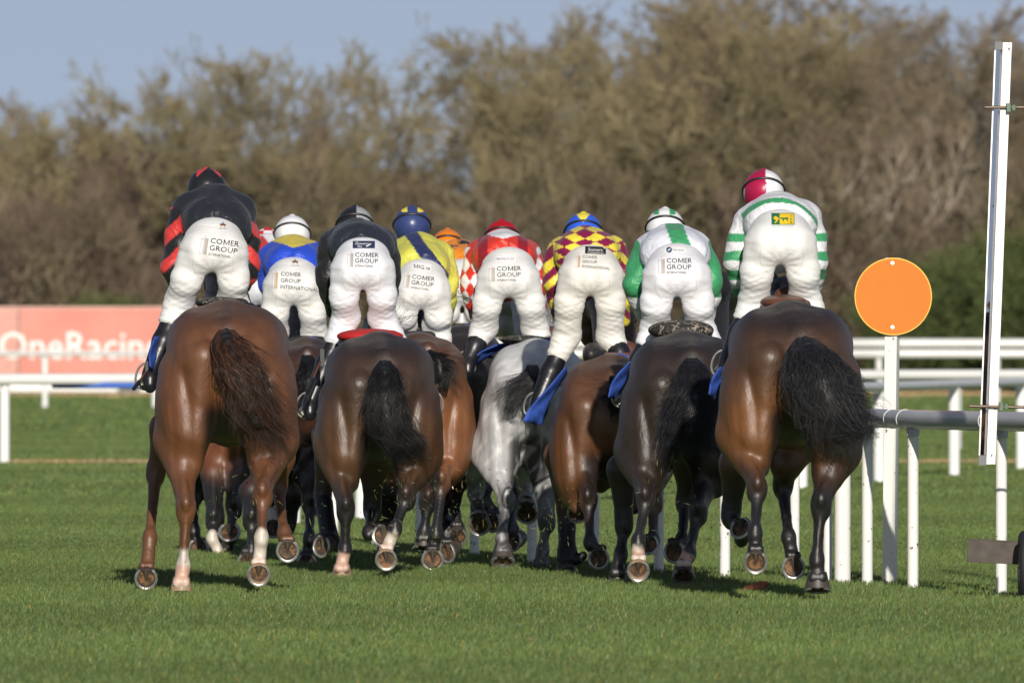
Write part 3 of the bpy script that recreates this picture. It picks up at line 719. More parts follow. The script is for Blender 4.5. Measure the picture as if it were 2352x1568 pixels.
# ------------------------------------------------------------------ lettering
def text_mesh(body, w=None, h=None):
    cu = bpy.data.curves.new('t', 'FONT'); cu.body = body; cu.resolution_u = 2; cu.size = 1.0; cu.offset = .006
    ob = bpy.data.objects.new('t', cu); scene.collection.objects.link(ob)
    dg = bpy.context.evaluated_depsgraph_get(); me = bpy.data.meshes.new_from_object(ob.evaluated_get(dg))
    V = np.array([v.co[:2] for v in me.vertices]); F = [tuple(p.vertices) for p in me.polygons]
    bpy.data.objects.remove(ob); bpy.data.curves.remove(cu); bpy.data.meshes.remove(me)
    lo = V.min(0); hi = V.max(0); V = (V - lo)
    cap = .69
    V[:, 0] *= w / (hi[0] - lo[0])
    if h: V[:, 1] *= h / (hi[1] - lo[1])
    return V, F
class Print:
    """flat marks (letters, outlines) laid onto a surface by casting rays at it along +y"""
    def __init__(s, rider, bv, off=.003): s.r = rider; s.bv = bv; s.off = off; s.g = {}
    def put(s, mat, pts, faces, lift=0.0):
        v, f = s.g.setdefault(mat, ([], []))
        b = len(v); out = []
        for (px, py) in pts:
            q = s.r['loc'](px, py, 0.0)
            h = s.bv.ray_cast(Vector((q[0], -2.0, q[2])), Vector((0, 1, 0)), 5)
            y = h[0].y if h[0] else None
            out.append([q[0], y, q[2]])
        ys = [o[1] for o in out if o[1] is not None]
        if not ys: return
        m = float(np.median(ys)); bad = set()
        for i, o in enumerate(out):
            if o[1] is None or abs(o[1] - m) > .12: o[1] = m; bad.add(i)
            o[1] -= s.off + lift; v.append(tuple(o))
        f += [tuple(i + b for i in q) for q in faces if not (set(q) & bad)]
    def text(s, mat, body, px, py, w, h, rot=0, lift=0.0):
        V, F = text_mesh(body, w, h); c, sn = math.cos(R(rot)), math.sin(R(rot))
        s.put(mat, [(px + x * c + y * sn, py - y * c + x * sn) for x, y in V], F, lift)
    def poly(s, mat, pts, lift=0.0):
        s.put(mat, pts, [tuple(range(len(pts)))], lift)
    def rect(s, mat, x0, y0, x1, y1, rot=0, n=10, m=4, lift=0.0):
        cx, cy = (x0 + x1) / 2, (y0 + y1) / 2; c, sn = math.cos(R(rot)), math.sin(R(rot))
        P_ = []
        for j in range(m + 1):
            for i in range(n + 1):
                x = x0 + (x1 - x0) * i / n - cx; y = y0 + (y1 - y0) * j / m - cy
                P_.append((cx + x * c - y * sn, cy + x * sn + y * c))
        F = [(j * (n + 1) + i, j * (n + 1) + i + 1, (j + 1) * (n + 1) + i + 1, (j + 1) * (n + 1) + i) for j in range(m) for i in range(n)]
        s.put(mat, P_, F, lift)
    def ring(s, mat, cx, cy, rx, ry, wd, a0=0, a1=360, n=60, lift=0.0):
        P_ = []; F = []
        for i in range(n + 1):
            a = R(a0 + (a1 - a0) * i / n)
            for q in (-wd / 2, wd / 2): P_.append((cx + (rx + q) * math.cos(a), cy + (ry + q) * math.sin(a)))
        F = [(2 * i, 2 * i + 1, 2 * i + 3, 2 * i + 2) for i in range(n)]
        s.put(mat, P_, F, lift)
    def done(s, name, parent):
        for mat, (v, f) in s.g.items():
            if v: mesh_obj(name if mat not in ('patch',) else 'patch', v, f, M[mat], parent, smooth=False)
def big_m(pr, mat, fn, x0, w, h, st, lift=0.0):
    """capital M whose middle strokes run right down to the base line"""
    def q(*p): pr.put(mat, [fn(x0 + a * w, -b * h) for a, b in p], [tuple(range(len(p)))], lift)
    q((0, 0), (st, 0), (st, 1), (0, 1)); q((1 - st, 0), (1, 0), (1, 1), (1 - st, 1))
    q((st, 1), (st, .72), (.5, 0), (.5, .28)); q((.5, .28), (.5, 0), (1 - st, .72), (1 - st, 1))
def comer(pr, x, y, w, rot=4, serif=False):
    """three lines of sponsor lettering beside a little tower block"""
    h = w * .185
    c, sn = math.cos(R(rot)), math.sin(R(rot))
    def at(dx, dy): return x + dx * c - dy * sn, y + dx * sn + dy * c
    def comer_word(h, st):
        pr.text('ink', 'CO', *at(0, h), w * .42, h, rot); big_m(pr, 'ink', lambda a, b: at(a, h + b), w * .46, w * .21, h, st); pr.text('ink', 'ER', *at(w * .71, h), w * .29, h, rot)
    if not serif:
        comer_word(h, .17); pr.text('ink', 'GROUP', *at(0, h * 2.35), w * .98, h, rot)
        pr.text('ink', 'INTERNATIONAL', *at(0, h * 3.3), w * .78, h * .5, rot)
        ix, iw, ih = -w * .33, w * .26, h * 3.3; icon = 'ink_grey'
    else:
        h = w * .2
        comer_word(h, .13); pr.text('ink', 'GROUP', *at(0, h * 2.6), w * 1.0, h, rot)
        pr.text('ink', 'INTERNATIONAL', *at(0, h * 4.2), w * 1.9, h * .95, rot + 2)
        ix, iw, ih = -w * .42, w * .28, h * 4.2; icon = 'ink_tan'
    def bar(mat, x0, y0, x1, y1):
        pts = [at(x0 + (x1 - x0) * i, y0 + (y1 - y0) * j / 6) for j in range(7) for i in (0, 1)]
        pr.put(mat, pts, [(2 * j, 2 * j + 1, 2 * j + 3, 2 * j + 2) for j in range(6)])
    t_ = w * .02
    bar('ink_grey', ix, ih * .12, ix + t_, ih); bar('ink_grey', ix + iw * .4, ih * .1, ix + iw * .4 + t_, ih); bar('ink_grey', ix, ih * .12, ix + iw * .42, ih * .12 + t_); bar('ink_grey', ix, ih - t_, ix + iw, ih)
    bar('ink_grey', ix + iw * .52, -ih * .1, ix + iw * .52 + t_, ih); bar(icon, ix + iw * .62, ih * .06, ix + iw, ih)

# ------------------------------------------------------------------ riders
W_ = np.array([.80, .79, .77])
def flat(c): return lambda u, v, p: np.tile(np.array(c, float), (len(u), 1))
def pick(mask, a, b): return np.where(mask[:, None], np.array(a, float), np.array(b, float)) if np.ndim(a) < 2 and np.ndim(b) < 2 else np.where(mask[:, None], a, b)

def rider(key, label, s, hip, hw, waist, sh, head, hr, elb, wri, kne, ank, silks, sleeves, cap, hipd=.85, breech=(.74, .74, .725), strap=True, seat=None, collar=None, strapcol='strap', bootcuff=.02):
    """hip/waist/... are positions measured in the photograph; s its scale at this rider in px per metre"""
    hk = HR[key]
    d0 = hk['d'] + hipd; k = FPX / d0
    hp = P(*hip, d0)
    root = empty('person', (hp[0], d0, hp[2])); tag(root, label, 'person', 'jockeys riding away')
    def loc(px, py, y=0.0): return P(px, py, d0 + y) - hp
    M_ = 1.0 / k
    H = np.zeros(3); Wst = loc(*waist, .16); HW = hw * M_
    S = [loc(*q, .46) for q in sh]; mid = (S[0] + S[1]) / 2
    E = [loc(*q, .42) for q in elb]; Wr = [loc(*q, .60) for q in wri]
    K = [loc(*q, .19) for q in kne]; A = [loc(*q, .08) for q in ank]
    hd = loc(*head, .66); r = hr * M_
    F1 = mid + np.array([0, 0, .03])
    # ---- breeches: pelvis, seat, thighs, gathered at the knee
    f = Field(.009)
    f.ell((0, .09, .03), (HW * .88, .15, .12), .05)
    f.ell((0, .16, (Wst[2]) * .55), (HW * .84, .16, .13), .06)
    for i, sx in enumerate((-1, 1)):
        f.ell((sx * HW * .42, .045, .02), (HW * .48, .14, .125), .04)
        th0 = np.array([sx * HW * .51, .05, .02]); th1 = np.array([sx * max(HW * .58, abs(K[i][0]) * .45 + HW * .33), .06, -.13])
        f.cone(th0, th1, HW * .485, HW * .435, .03)
        f.cone(th1, K[i], HW * .435, .080, .03)
        f.cone(K[i], K[i] * .72 + A[i] * .28, .084, .068, .03)
        for q in range(3): # folds gathered above the boot
            c = K[i] * (.93 - .09 * q) + A[i] * (.07 + .09 * q); f.ell(c, (.080 - .003 * q, .079 - .003 * q, .014), .015)
    V, F = f.mesh()
    # creases: radiating from the crotch, wrapping the lower thigh, and pulled across the seat
    cz = -.095; th = np.arctan2(V[:, 2] - cz, np.abs(V[:, 0]) + .01); rad = np.hypot(V[:, 0], V[:, 2] - cz)
    sd = len(label)
    dsp = .0035 * np.sin(th * 15 + 1.5 * vnoise(V, 9, sd)) * smooth01(rad, .02, .05) * (1 - smooth01(rad, .07, .15)) * (th > -1.3)
    low_ = smooth01(-V[:, 2], .10, .26)
    dsp += .0016 * low_ * np.sin((V[:, 2] * 120 + np.sign(V[:, 0]) * V[:, 0] * 35) + 2.6 * vnoise(V, 8, sd + 1)) * (.6 + .4 * vnoise(V, 6, sd + 2))
    dsp += .003 * np.sin(V[:, 2] * 75 + V[:, 0] * 14 + 2.5 * vnoise(V, 7, sd + 3)) * smooth01(np.abs(V[:, 0]), HW * .45, HW * .9)
    def fold(q): return 1 - 2 * np.abs(np.sin(q)) ** .7
    q1 = V[:, 2] * 105 + np.abs(V[:, 0]) * 38 + 1.9 * vnoise(V, 7, sd + 4); q2 = V[:, 2] * 80 - np.abs(V[:, 0]) * 46 + 2.2 * vnoise(V, 9, sd + 6)
    amp = np.clip(vnoise(V, 5, sd + 7) * .5 + .5, 0, 1)
    dsp += .0038 * fold(q1) * amp * smooth01(-V[:, 2], .07, .17) + .003 * fold(q2) * (1 - amp) * smooth01(-V[:, 2], .10, .2)
    dsp += .0022 * fold(V[:, 2] * 70 + 1.5 * vnoise(V, 8, sd + 9)) * smooth01(np.abs(V[:, 0]), HW * .55, HW * .85) * amp
    V[:, 1] -= dsp * (V[:, 1] < .3); V[:, 0] += np.sign(V[:, 0]) * dsp * .5
    px = hip[0] + V[:, 0] * k; py = hip[1] - V[:, 2] * k
    col = np.tile(np.array(breech), (len(V), 1))
    dirt = smooth01(vnoise(V, 14, 2), .1, .8) * (1 - smooth01(np.hypot(V[:, 0], V[:, 2] + .06), .05, .16)) * .25
    col = col * (1 - dirt[:, None]) + np.array([.55, .47, .36]) * dirt[:, None]
    br = mesh_obj('breeches', V, F, M['breeches'], root, col=col)
    bv = BVHTree.FromPolygons([tuple(v) for v in V], [tuple(q) for q in F])
    # ---- jacket
    f = Field(.009)
    low = Wst + np.array([0, .10, -.02])
    f.ell(low, (HW * .93, .14, .135), .05)
    f.ell((low * .5 + mid * .5) + np.array([0, 0, .005]), (HW * .98, .20, .135), .08)
    f.ell(mid + np.array([0, .0, -.012]), (abs(S[1][0] - S[0][0]) * .5 + .02, .17, .092), .05)
    f.cone(mid + np.array([0, .05, -.02]), hd + np.array([0, -.04, -.12]), .075, .055, .03)
    f.cone(mid, mid + np.array([0, .05, -.16]), .15, .13, .08)
    for i in range(2):
        f.cone(S[i], E[i], .088, .078, .05)
        f.ell(E[i] * .55 + S[i] * .45, (.085, .09, .11), .04)
        f.cone(E[i], Wr[i], .074, .045, .035)
        f.ell(E[i] * .6 + Wr[i] * .4 + np.array([0, 0, 0]), (.068, .07, .08), .03)
    V, F = f.mesh()
    px = hip[0] + V[:, 0] * k; py = hip[1] - V[:, 2] * k
    dist = np.full(len(V), 9.0); along = np.zeros(len(V)); L0 = 0
    for i in range(2):
        for a, b, o in ((S[i] * .75 + E[i] * .25, E[i], 0.0), (E[i], Wr[i], 1.0)):
            ba = b - a; t = np.clip((V - a) @ ba / (ba @ ba), 0, 1)
            dd = np.linalg.norm(V - a - t[:, None] * ba, axis=1)
            m = dd < dist; dist = np.where(m, dd, dist); along = np.where(m, o + t, along)
    arm = (dist < .115) & (np.abs(V[:, 0]) > HW * .80)
    sd = len(label) + 5
    q_ = V * np.array([1.0, .6, 1.3])
    wr_ = .009 * vnoise(q_, 13, sd) + .005 * np.sin(22 * V[:, 0] + 30 * V[:, 2] * np.sign(V[:, 0]) + 3 * vnoise(q_, 6, sd + 1))
    V[:, 1] -= wr_; V[:, 2] += wr_ * .6; V[:, 0] += np.sign(V[:, 0]) * wr_ * .6 * arm
    c0 = silks(px, py, V); c1 = sleeves(px, py, V, along) if sleeves else c0
    col = np.where(arm[:, None], c1, c0)
    mesh_obj('jacket', V, F, M['silks'], root, col=col)
    bj = BVHTree.FromPolygons([tuple(v) for v in V], [tuple(q) for q in F])
    # ---- helmet under its silk cap
    f = Field(.007)
    f.ell(hd, (r, r * 1.18, r * 1.04), .01)
    f.cone(hd + np.array([0, 0, -r * .25]), hd + np.array([0, .02, -r * .45]), r * .90, r * .86, .02)
    f.ell(hd + np.array([0, r * 1.15, -r * .25]), (r * .7, r * .55, .012), .02)
    f.ell(hd + np.array([0, .0, r * 1.05]), (.016, .016, .008), .01)
    V, F = f.mesh()
    px = hip[0] + V[:, 0] * k; py = hip[1] - V[:, 2] * k
    hl = mesh_obj('helmet', V, F, M['cap'], root, col=cap((px - head[0]) / hr, (head[1] - py) / hr, V - hd))
    bh = BVHTree.FromPolygons([tuple(v) for v in V], [tuple(q) for q in F])
    if strap:
        mb = MB(); pts = []
        for i in range(40):
            a = 2 * math.pi * i / 40
            q = np.array([math.cos(a) * (r + .003), math.sin(a) * (r * 1.18 + .003), 0])
            q = np.array(Matrix.Rotation(R(-32), 3, 'X') @ Vector(q))
            n_ = math.sqrt((q[0] / r) ** 2 + (q[1] / (1.18 * r)) ** 2 + (q[2] / (1.04 * r)) ** 2)
            pts.append(hd + q / n_ * 1.02)
        mb.tube(pts, .0075, 8, closed=True); mb.build('goggle_strap', M[strapcol], hl, smooth=True)
    # ---- the person's own body, continuous from head to feet, inside the clothes
    f = Field(.011)
    f.ell(hd + np.array([0, .02, -.03]), (r * .72, r * .9, r * .85), .02)
    f.cone(hd + np.array([0, .05, -.07]), hd + np.array([0, .09, -.115]), .045, .03, .03)
    f.ell(hd + np.array([0, .125, -.05]), (.012, .02, .018), .012)                    # nose
    f.cone(hd + np.array([-.02, .112, -.09]), hd + np.array([.02, .112, -.09]), .008, .008, .008)   # mouth
    for sx in (-1, 1):
        f.ell(hd + np.array([sx * .03, .10, -.03]), (.012, .012, .01), .01); f.ell(hd + np.array([sx * r * .74, .0, -.06]), (.010, .02, .03), .01)
    f.cone(hd + np.array([0, -.03, -.06]), mid, .05, .06, .03)
    f.ell(mid, (.15, .10, .08), .04); f.cone(mid, low, .09, .08, .05); f.ell((0, .11, .03), (HW * .62, .07, .07), .03)
    for i, sx in enumerate((-1, 1)):
        f.chain([S[i], E[i], Wr[i]], [.045, .038, .026], .02)
        pl = Wr[i] + np.array([-sx * .02, .055, -.02]); f.cone(Wr[i], pl, .026, .03, .015)       # palm, fingers closed on the reins
        for q in range(4):
            b0 = pl + np.array([(-.026 + .017 * q), .030, 0]); ln = (.034, .04, .038, .03)[q]
            f.cone(b0, b0 + np.array([0, ln * .6, -ln * .5]), .010, .009, .004); f.cone(b0 + np.array([0, ln * .6, -ln * .5]), b0 + np.array([0, .005, -ln * 1.1]), .009, .0085, .004)
        tb = pl + np.array([-sx * .03, .0, 0]); f.cone(tb, tb + np.array([-sx * .012, .035, -.018]), .012, .009, .006)
        f.cone((sx * HW * .5, .08, .0), K[i], .055, .045, .02); f.cone(K[i], A[i], .052, .035, .02)
        f.cone(A[i], A[i] + np.array([sx * .02, .14, -.035]), .035, .028, .02)
    V, F = f.mesh(); mesh_obj('body', V, F, M['skin'], root)
    # ---- boots with the foot in the stirrup iron
    for i, sx in enumerate((-1, 1)):
        f = Field(.009); t = K[i] * .78 + A[i] * .22
        f.cone(t, K[i] * .45 + A[i] * .55, .056, .062, .02); f.cone(K[i] * .45 + A[i] * .55, A[i], .062, .046, .02)
        f.cone(A[i] + np.array([0, -.02, -.03]), A[i] + np.array([sx * .035, .17, -.055]), .046, .036, .02)
        f.cone(A[i] + np.array([0, -.035, -.06]), A[i] + np.array([0, -.03, -.075]), .036, .034, .01)
        V, F = f.mesh(); mesh_obj('boot', V, F, M['boot'], root)
        # stirrup iron belongs to the saddle of the horse
        hr_ = hk['root']; base = Vector(A[i]) + Vector(hp); inv = Matrix.Rotation(-hr_.rotation_euler.z, 3, 'Z')
        pc = inv @ (base + Vector((sx * .02, .09, -.055)) - Vector(hr_.location))
        mb = MB(); pts = \
            [np.array(pc) + np.array([.064 * math.cos(a), 0, .02 + (.095 if math.sin(a) > 0 else .055) * math.sin(a)]) for a in np.linspace(0, 2 * math.pi, 26)[:-1]]
        mb.tube(pts, .0065, 8, closed=True)
        st = mb.build('stirrup', M['steel'], hr_, smooth=True)
        mb = MB(); top = np.array([sx * .22, 1.12, hk['zc'] - .12]); mb.tube([np.array(pc) + np.array([0, 0, .115]), top], .010, 6); mb.build('stirrup_leather', M['saddle_black'], st)
    pr = Print(dict(loc=loc), bv); pj = Print(dict(loc=loc), bj)
    # seams of the seat patch
    cy = hip[1] + hw * .12
    rd = dict(hl=hl, ph=Print(dict(loc=loc), bh), root=root, loc=loc, pr=pr, pj=pj, br=br, seat=None, W=Wr, hp=hp)
    if seat: pr.ring('seam', seat[0], seat[1], seat[2], seat[3], 1.3, -20, 200, lift=-.0015)
    RD[key] = rd
    return rd
RD = {}
M['seam'] = plain('seam_thread', (.58, .57, .55), .7, var=.05)

# colour schemes -------------------------------------------------
BK = (.015, .015, .018); RED = (.62, .02, .02); WHT = (.78, .78, .80); YEL = (.80, .66, .06); MAR = (.22, .008, .06); GRN = (.05, .32, .13); BLU = (.02, .07, .55); NAV = (.02, .03, .11)
def chev(a, b, w=26, slope=.9):
    def f(u, v, p, al):
        c = np.where(u < u.mean(), 0, 1)
        ux = np.abs((u % 1e6) - np.where(p[:, 0] < 0, np.median(u[p[:, 0] < -.12]), np.median(u[p[:, 0] > .12])))
        return pick(((v - ux * slope) // w) % 2 == 0, a, b)
    return f
def diam(a, b, w=18, h=26):
    def f(u, v, p, *k):
        return pick((np.floor(u / w + v / h) + np.floor(u / w - v / h)) % 2 == 0, a, b)
    return f

rider('1', 'jockey in a black jacket with red chevron sleeves on the tall chestnut horse', 416, (490, 588), 80, (502, 522), [(428, 482), (552, 482)], (475, 433), 45,
      [(403, 612), (565, 608)], [(420, 668), (560, 655)], [(412, 692), (533, 690)], [(345, 858), (640, 850)],
      flat((.017, .019, .026)), chev(BK, (.62, .045, .04), 33), lambda x, y, p: pick((y > .62) & (np.abs(x - .0) < .62) & (y > 1.18 - np.abs(x) * .9) , (.62, .05, .05), BK), strap=False, seat=(490, 606, 47, 42))
rider('2', 'jockey in a red and white checked cap mostly hidden behind the black and red rider', 352, (592, 668), 62, (600, 605), [(575, 590), (650, 590)], (613, 562), 37,
      [(580, 640), (668, 640)], [(590, 690), (660, 690)], [(560, 735), (650, 735)], [(530, 850), (690, 850)],
      diam(WHT, RED, 60, 60), lambda u, v, p, a: pick(v > 0, WHT, WHT), lambda x, y, p: pick((np.floor(x * 1.9 + .5) + np.floor(y * 2.2)) % 2 == 0, RED, WHT), breech=(.62, .65, .70))
rider('3', 'jockey in royal blue with a yellow yoke and a plain white cap', 368, (673, 668), 70, (678, 612), [(622, 592), (722, 590)], (671, 537), 41,
      [(622, 650), (728, 650)], [(640, 715), (715, 715)], [(632, 762), (722, 765)], [(610, 860), (745, 870)],
      lambda u, v, p: pick((v < 568 - np.abs(u - 675) * .28) , (.62, .50, .07), BLU), lambda u, v, p, a: pick(v > 0, BLU, BLU), lambda x, y, p: np.tile((.78, .78, .80), (len(x), 1)), seat=(673, 690, 40, 38))
rider('4', 'jockey in plain black silks with a black and grey halved cap', 390, (833, 630), 75, (834, 564), [(765, 560), (880, 560)], (815, 517), 42,
      [(757, 640), (889, 640)], [(765, 715), (885, 715)], [(795, 728), (878, 730)], [(712, 925), (985, 920)],
      flat((.018, .022, .034)), lambda u, v, p, a: pick(v > 0, (.014, .013, .014), BK), lambda x, y, p: pick(x < .03, BK, (.33, .35, .36)), seat=(831, 640, 44, 44), breech=(.74, .75, .79))
rider('5', 'jockey in yellow silks with a navy sash and a navy cap', 377, (968, 676), 68, (968, 614), [(905, 585), (1012, 590)], (946, 517), 42,
      [(912, 650), (1022, 655)], [(905, 715), (1025, 735)], [(926, 745), (1002, 748)], [(890, 880), (1040, 880)],
      lambda u, v, p: pick(np.abs((v - 545) - (u - 950) * 1.35) < 24, NAV, (.62, .60, .09)), lambda u, v, p, a: pick(v > 0, (.66, .66, .10), YEL), lambda x, y, p: pick((y > .35) & (np.abs(np.abs(x) - .45) < .16) & (y > .75), YEL, (.035, .055, .17)), seat=(968, 690, 40, 38))
rider('6', 'jockey in orange silks and an orange cap, half hidden in the middle', 362, (1062, 668), 60, (1058, 618), [(1020, 605), (1085, 605)], (1028, 563), 36,
      [(1022, 660), (1088, 660)], [(1030, 700), (1080, 700)], [(1030, 735), (1092, 735)], [(1000, 860), (1120, 860)],
      lambda u, v, p: pick(vnoise(p, 22, 4) > .33, BK, (.75, .24, .015)), lambda u, v, p, a: pick(v > 0, (.75, .24, .015), BK), lambda x, y, p: np.tile((.72, .20, .015), (len(x), 1)), seat=None)
rider('7', 'jockey in red silks with red and white diamond sleeves on the grey horse', 377, (1168, 650), 73, (1160, 586), [(1100, 585), (1212, 585)], (1153, 546), 40,
      [(1088, 660), (1228, 655)], [(1095, 725), (1240, 705)], [(1112, 752), (1228, 752)], [(1075, 830), (1275, 850)],
      lambda u, v, p: np.where((v < 549 - np.abs(u - 1155) * .3)[:, None], np.array(WHT), np.where((np.abs(np.abs(u - 1155) - 46) < 11)[:, None], np.array((.26, .008, .02)), np.array((.60, .035, .02)))), diam(WHT, (.62, .03, .015), 24, 38), lambda x, y, p: np.tile((.42, .006, .012), (len(x), 1)), seat=(1168, 664, 44, 40), strapcol='strap')
rider('8', 'jockey in yellow and maroon diamonds with a royal blue cap', 388, (1357, 645), 76, (1350, 582), [(1290, 580), (1408, 575)], (1340, 533), 43,
      [(1277, 645), (1418, 650)], [(1288, 735), (1430, 735)], [(1302, 768), (1402, 772)], [(1235, 925), (1440, 840)],
      diam(YEL, MAR, 48, 21), chev(YEL, MAR, 24), lambda x, y, p: np.where((y > .55 + np.abs(x) * 1.2)[:, None], np.array(YEL), np.where((y < -.02)[:, None], np.array((.45, .07, .05)), np.array((.03, .11, .66)))), seat=(1360, 655, 40, 44), breech=(.74, .72, .67))
rider('9', 'jockey in white silks with green sleeves and a green back panel', 404, (1555, 645), 80, (1553, 580), [(1490, 575), (1602, 572)], (1528, 523), 44,
      [(1463, 650), (1627, 650)], [(1478, 722), (1628, 722)], [(1506, 744), (1606, 745)], [(1440, 900), (1690, 880)],
      lambda u, v, p: pick((np.abs(u - 1558 - (v - 540) * .35) < 21) & (v < 568), GRN, (.70, .72, .80)), lambda u, v, p, a: pick(v > 684, WHT, GRN), lambda x, y, p: np.where(((np.abs(np.abs(x) - .42) < .15) & (y > .72))[:, None], np.array(GRN), np.where((y < -.12)[:, None], np.array((.04, .17, .26)), np.array(WHT))), seat=(1552, 655, 48, 42), breech=(.76, .76, .80))
rider('10', 'jockey in white silks with green hooped sleeves and a maroon and white cap', 428, (1793, 570), 84, (1796, 506), [(1722, 510), (1852, 500)], (1754, 438), 47,
      [(1696, 597), (1866, 600)], [(1702, 668), (1868, 668)], [(1732, 690), (1848, 680)], [(1670, 830), (1925, 820)],
      lambda u, v, p: pick((np.abs(np.hypot((u - 1788), (v - 565) * 1.0) - 106) < 5) & (v < 580), GRN, (.76, .77, .80)), lambda u, v, p, a: pick((np.floor((v - 512) / 21.5) % 2 == 1) & (v > 530), GRN, WHT), lambda x, y, p: pick((x < .2) & (x > -.85), (.38, .01, .06), WHT), seat=(1795, 590, 50, 46))

def rp(k): return RD[k]['pr']
comer(rp('1'), 485, 546, 66, 8); comer(rp('3'), 646, 624, 46, 3, True); comer(rp('4'), 816, 580, 54, 1); comer(rp('5'), 947, 630, 53, 7)
comer(rp('7'), 1141, 612, 56, -1); comer(rp('8'), 1338, 586, 34, 3, True); comer(rp('9'), 1531, 593, 58, 0)
for k, x, y in (('1', 512, 517), ('3', 678, 602)):       # small running horse over a line of print
    p = rp(k)
    p.poly('ink_brown', [(x - 7, y - 3), (x - 3, y - 4), (x + 5, y - 3), (x + 8, y - 1), (x + 5, y), (x + 6, y + 4), (x + 4, y + 4), (x + 3, y + 1), (x - 3, y + 1), (x - 5, y + 4), (x - 6, y + 4), (x - 5, y), (x - 9, y - 2)])
    p.poly('ink_blue', [(x - 2, y - 7), (x + 1, y - 7), (x + 2, y - 4), (x - 2, y - 4)])
    p.text('ink', 'Orwells Prospect', x - 9, y + 9, 18, 2.6)
p = rp('4'); p.rect('ink_navy', 810, 553, 861, 570); p.text('ink_white', 'UNDERWRITING', 815, 562, 34, 4, lift=.002); p.text('ink_white', 'Inc', 822, 568, 10, 4.5, lift=.002); p.text('ink_white', 'THE', 815, 557, 8, 2, lift=.002)
p.poly('ink_white', [(840, 565), (854, 558), (851, 562), (842, 567)], lift=.002)
p = rp('5'); p.rect('ink_white', 946, 604, 991, 621, 8); p.text('ink', 'IG.ie', 961.5, 617, 26, 9, 8, lift=.002); big_m(p, 'ink', lambda a, b: (950 + a * .99 - b * .139, 615.3 + a * .139 + b * .99), 0, 9.5, 9, .16, .002)
p = rp('7'); p.rect('ink_white', 1138, 588, 1184, 600); p.text('ink_navy', 'RACING P', 1141, 597, 27, 5, lift=.002); p.text('ink_red', 'O', 1168.5, 597, 4.5, 5, lift=.002); p.text('ink_navy', 'ST', 1174, 597, 7.5, 5, lift=.002)
p = rp('8'); p.rect('ink', 1344, 566, 1392, 583, 2); p.text('ink_white', 'Somers', 1351, 576, 33, 7, 2, lift=.002); p.text('ink_white', 'Commercials Ltd', 1350, 581, 36, 3.6, 2, lift=.002)
p = rp('9'); p.rect('ink_white', 1526, 566, 1574, 582); p.ring('ink', 1537, 573.5, 5, 5, 3, lift=.002)
for a0, mt in ((0, 'ink_blue'), (90, 'ink_white'), (180, 'ink_blue'), (270, 'ink_white')):
    p.poly(mt, [(1537, 573.5)] + [(1537 + 3.6 * math.cos(R(a0 + t)), 573.5 + 3.6 * math.sin(R(a0 + t))) for t in range(0, 91, 15)], lift=.003)
p.text('ink', 'Colm Quinn', 1545, 576, 26, 4.5, 2, lift=.002)
p = rp('10'); p.rect('ink_green', 1772, 489, 1825, 516); p.rect('ink_yellow', 1791, 490.5, 1823.5, 514.5, lift=.002); p.rect('ink_white', 1772, 518, 1825, 521); p.text('ink_green', 'EQUINE NUTRITION', 1774, 520.5, 49, 2.2, lift=.002)
p.poly('ink_green', [(1793, 499), (1800, 500), (1808, 499), (1813, 502), (1809, 502), (1811, 511), (1808, 506), (1804, 503), (1801, 504), (1799, 511), (1797, 503), (1792, 502)], lift=.004)
p.poly('ink_yellow', [(1776, 500), (1781, 496), (1787, 499), (1790, 503), (1787, 505), (1782, 512), (1778, 513), (1783, 506), (1779, 504)], lift=.004)
for i, ch in enumerate('TRM'): p.text('ink_green', ch, 1815, 499 + i * 7, 4.5, 5, lift=.004)
p = RD['8']['ph']; p.text('ink_white', 'TURFMASTERS', 1304, 541, 72, 5.5, 0, lift=.003); p.done('lettering', RD['8']['hl'])
comer(rp('6'), 1052, 653, 50, 2); rp('6').text('ink_red', 'TIPO', 1047, 641, 28, 8, 2)
for k in RD: RD[k]['pr'].done('lettering', RD[k]['br'])

# racing whips held by two of the riders
def whip(label, a, b, d):
    A_, B_ = P(*a, d), P(*b, d + .25)
    root = empty('whip', tuple(A_)); tag(root, label, 'whip')
    v = B_ - A_; mb = MB(); mb.tube([v * 0, v * .35], .011, 10); mb.build('grip', M['strap'], root, smooth=True)
    mb = MB(); mb.tube([v * .35, v * .8], [.007, .005], 8); mb.build('shaft', M['saddle_brown'], root, smooth=True)
    mb = MB(); mb.box(v * .9, (.012, .006, .05)); mb.build('flap', M['strap'], root)
whip('short black whip by the left boot of the rider in black and red', (307, 893), (342, 845), 94.9)
whip('slim whip slanting beside the left boot of the rider in plain black', (705, 900), (744, 812), 100.8)
# ------------------------------------------------------------------ ground
m, nt, b = nodes_of('turf')
n1 = tex(nt, .35, 6, (1, .35, 1)); n2 = tex(nt, 6, 6, (1, .12, 1)); n3 = tex(nt, 60, 4, (1, .25, 1))
mixn = N(nt, 'ShaderNodeMath', operation='MULTIPLY_ADD'); mixn.inputs[1].default_value = .5
nt.links.new(n2.outputs[0], mixn.inputs[0])
h2 = N(nt, 'ShaderNodeMath', operation='MULTIPLY'); h2.inputs[1].default_value = .5
nt.links.new(n1.outputs[0], h2.inputs[0]); nt.links.new(h2.outputs[0], mixn.inputs[2])
r = ramp(nt, mixn.outputs[0], [(.35, (.125, .185, .055)), (.5, (.145, .21, .066)), (.65, (.17, .235, .078))])
nt.links.new(r.outputs[0], b.inputs['Base Color']); b.inputs['Roughness'].default_value = .9; b.inputs['Specular IOR Level'].default_value = .15
bump(nt, b, [(n2.outputs[0], .5, .06), (n3.outputs[0], .6, .03)])
M['turf'] = m
M['worn'] = plain('worn_ground', (.34, .24, .13), .95, var=.25, vscale=3, bmp=.5, bscale=30)
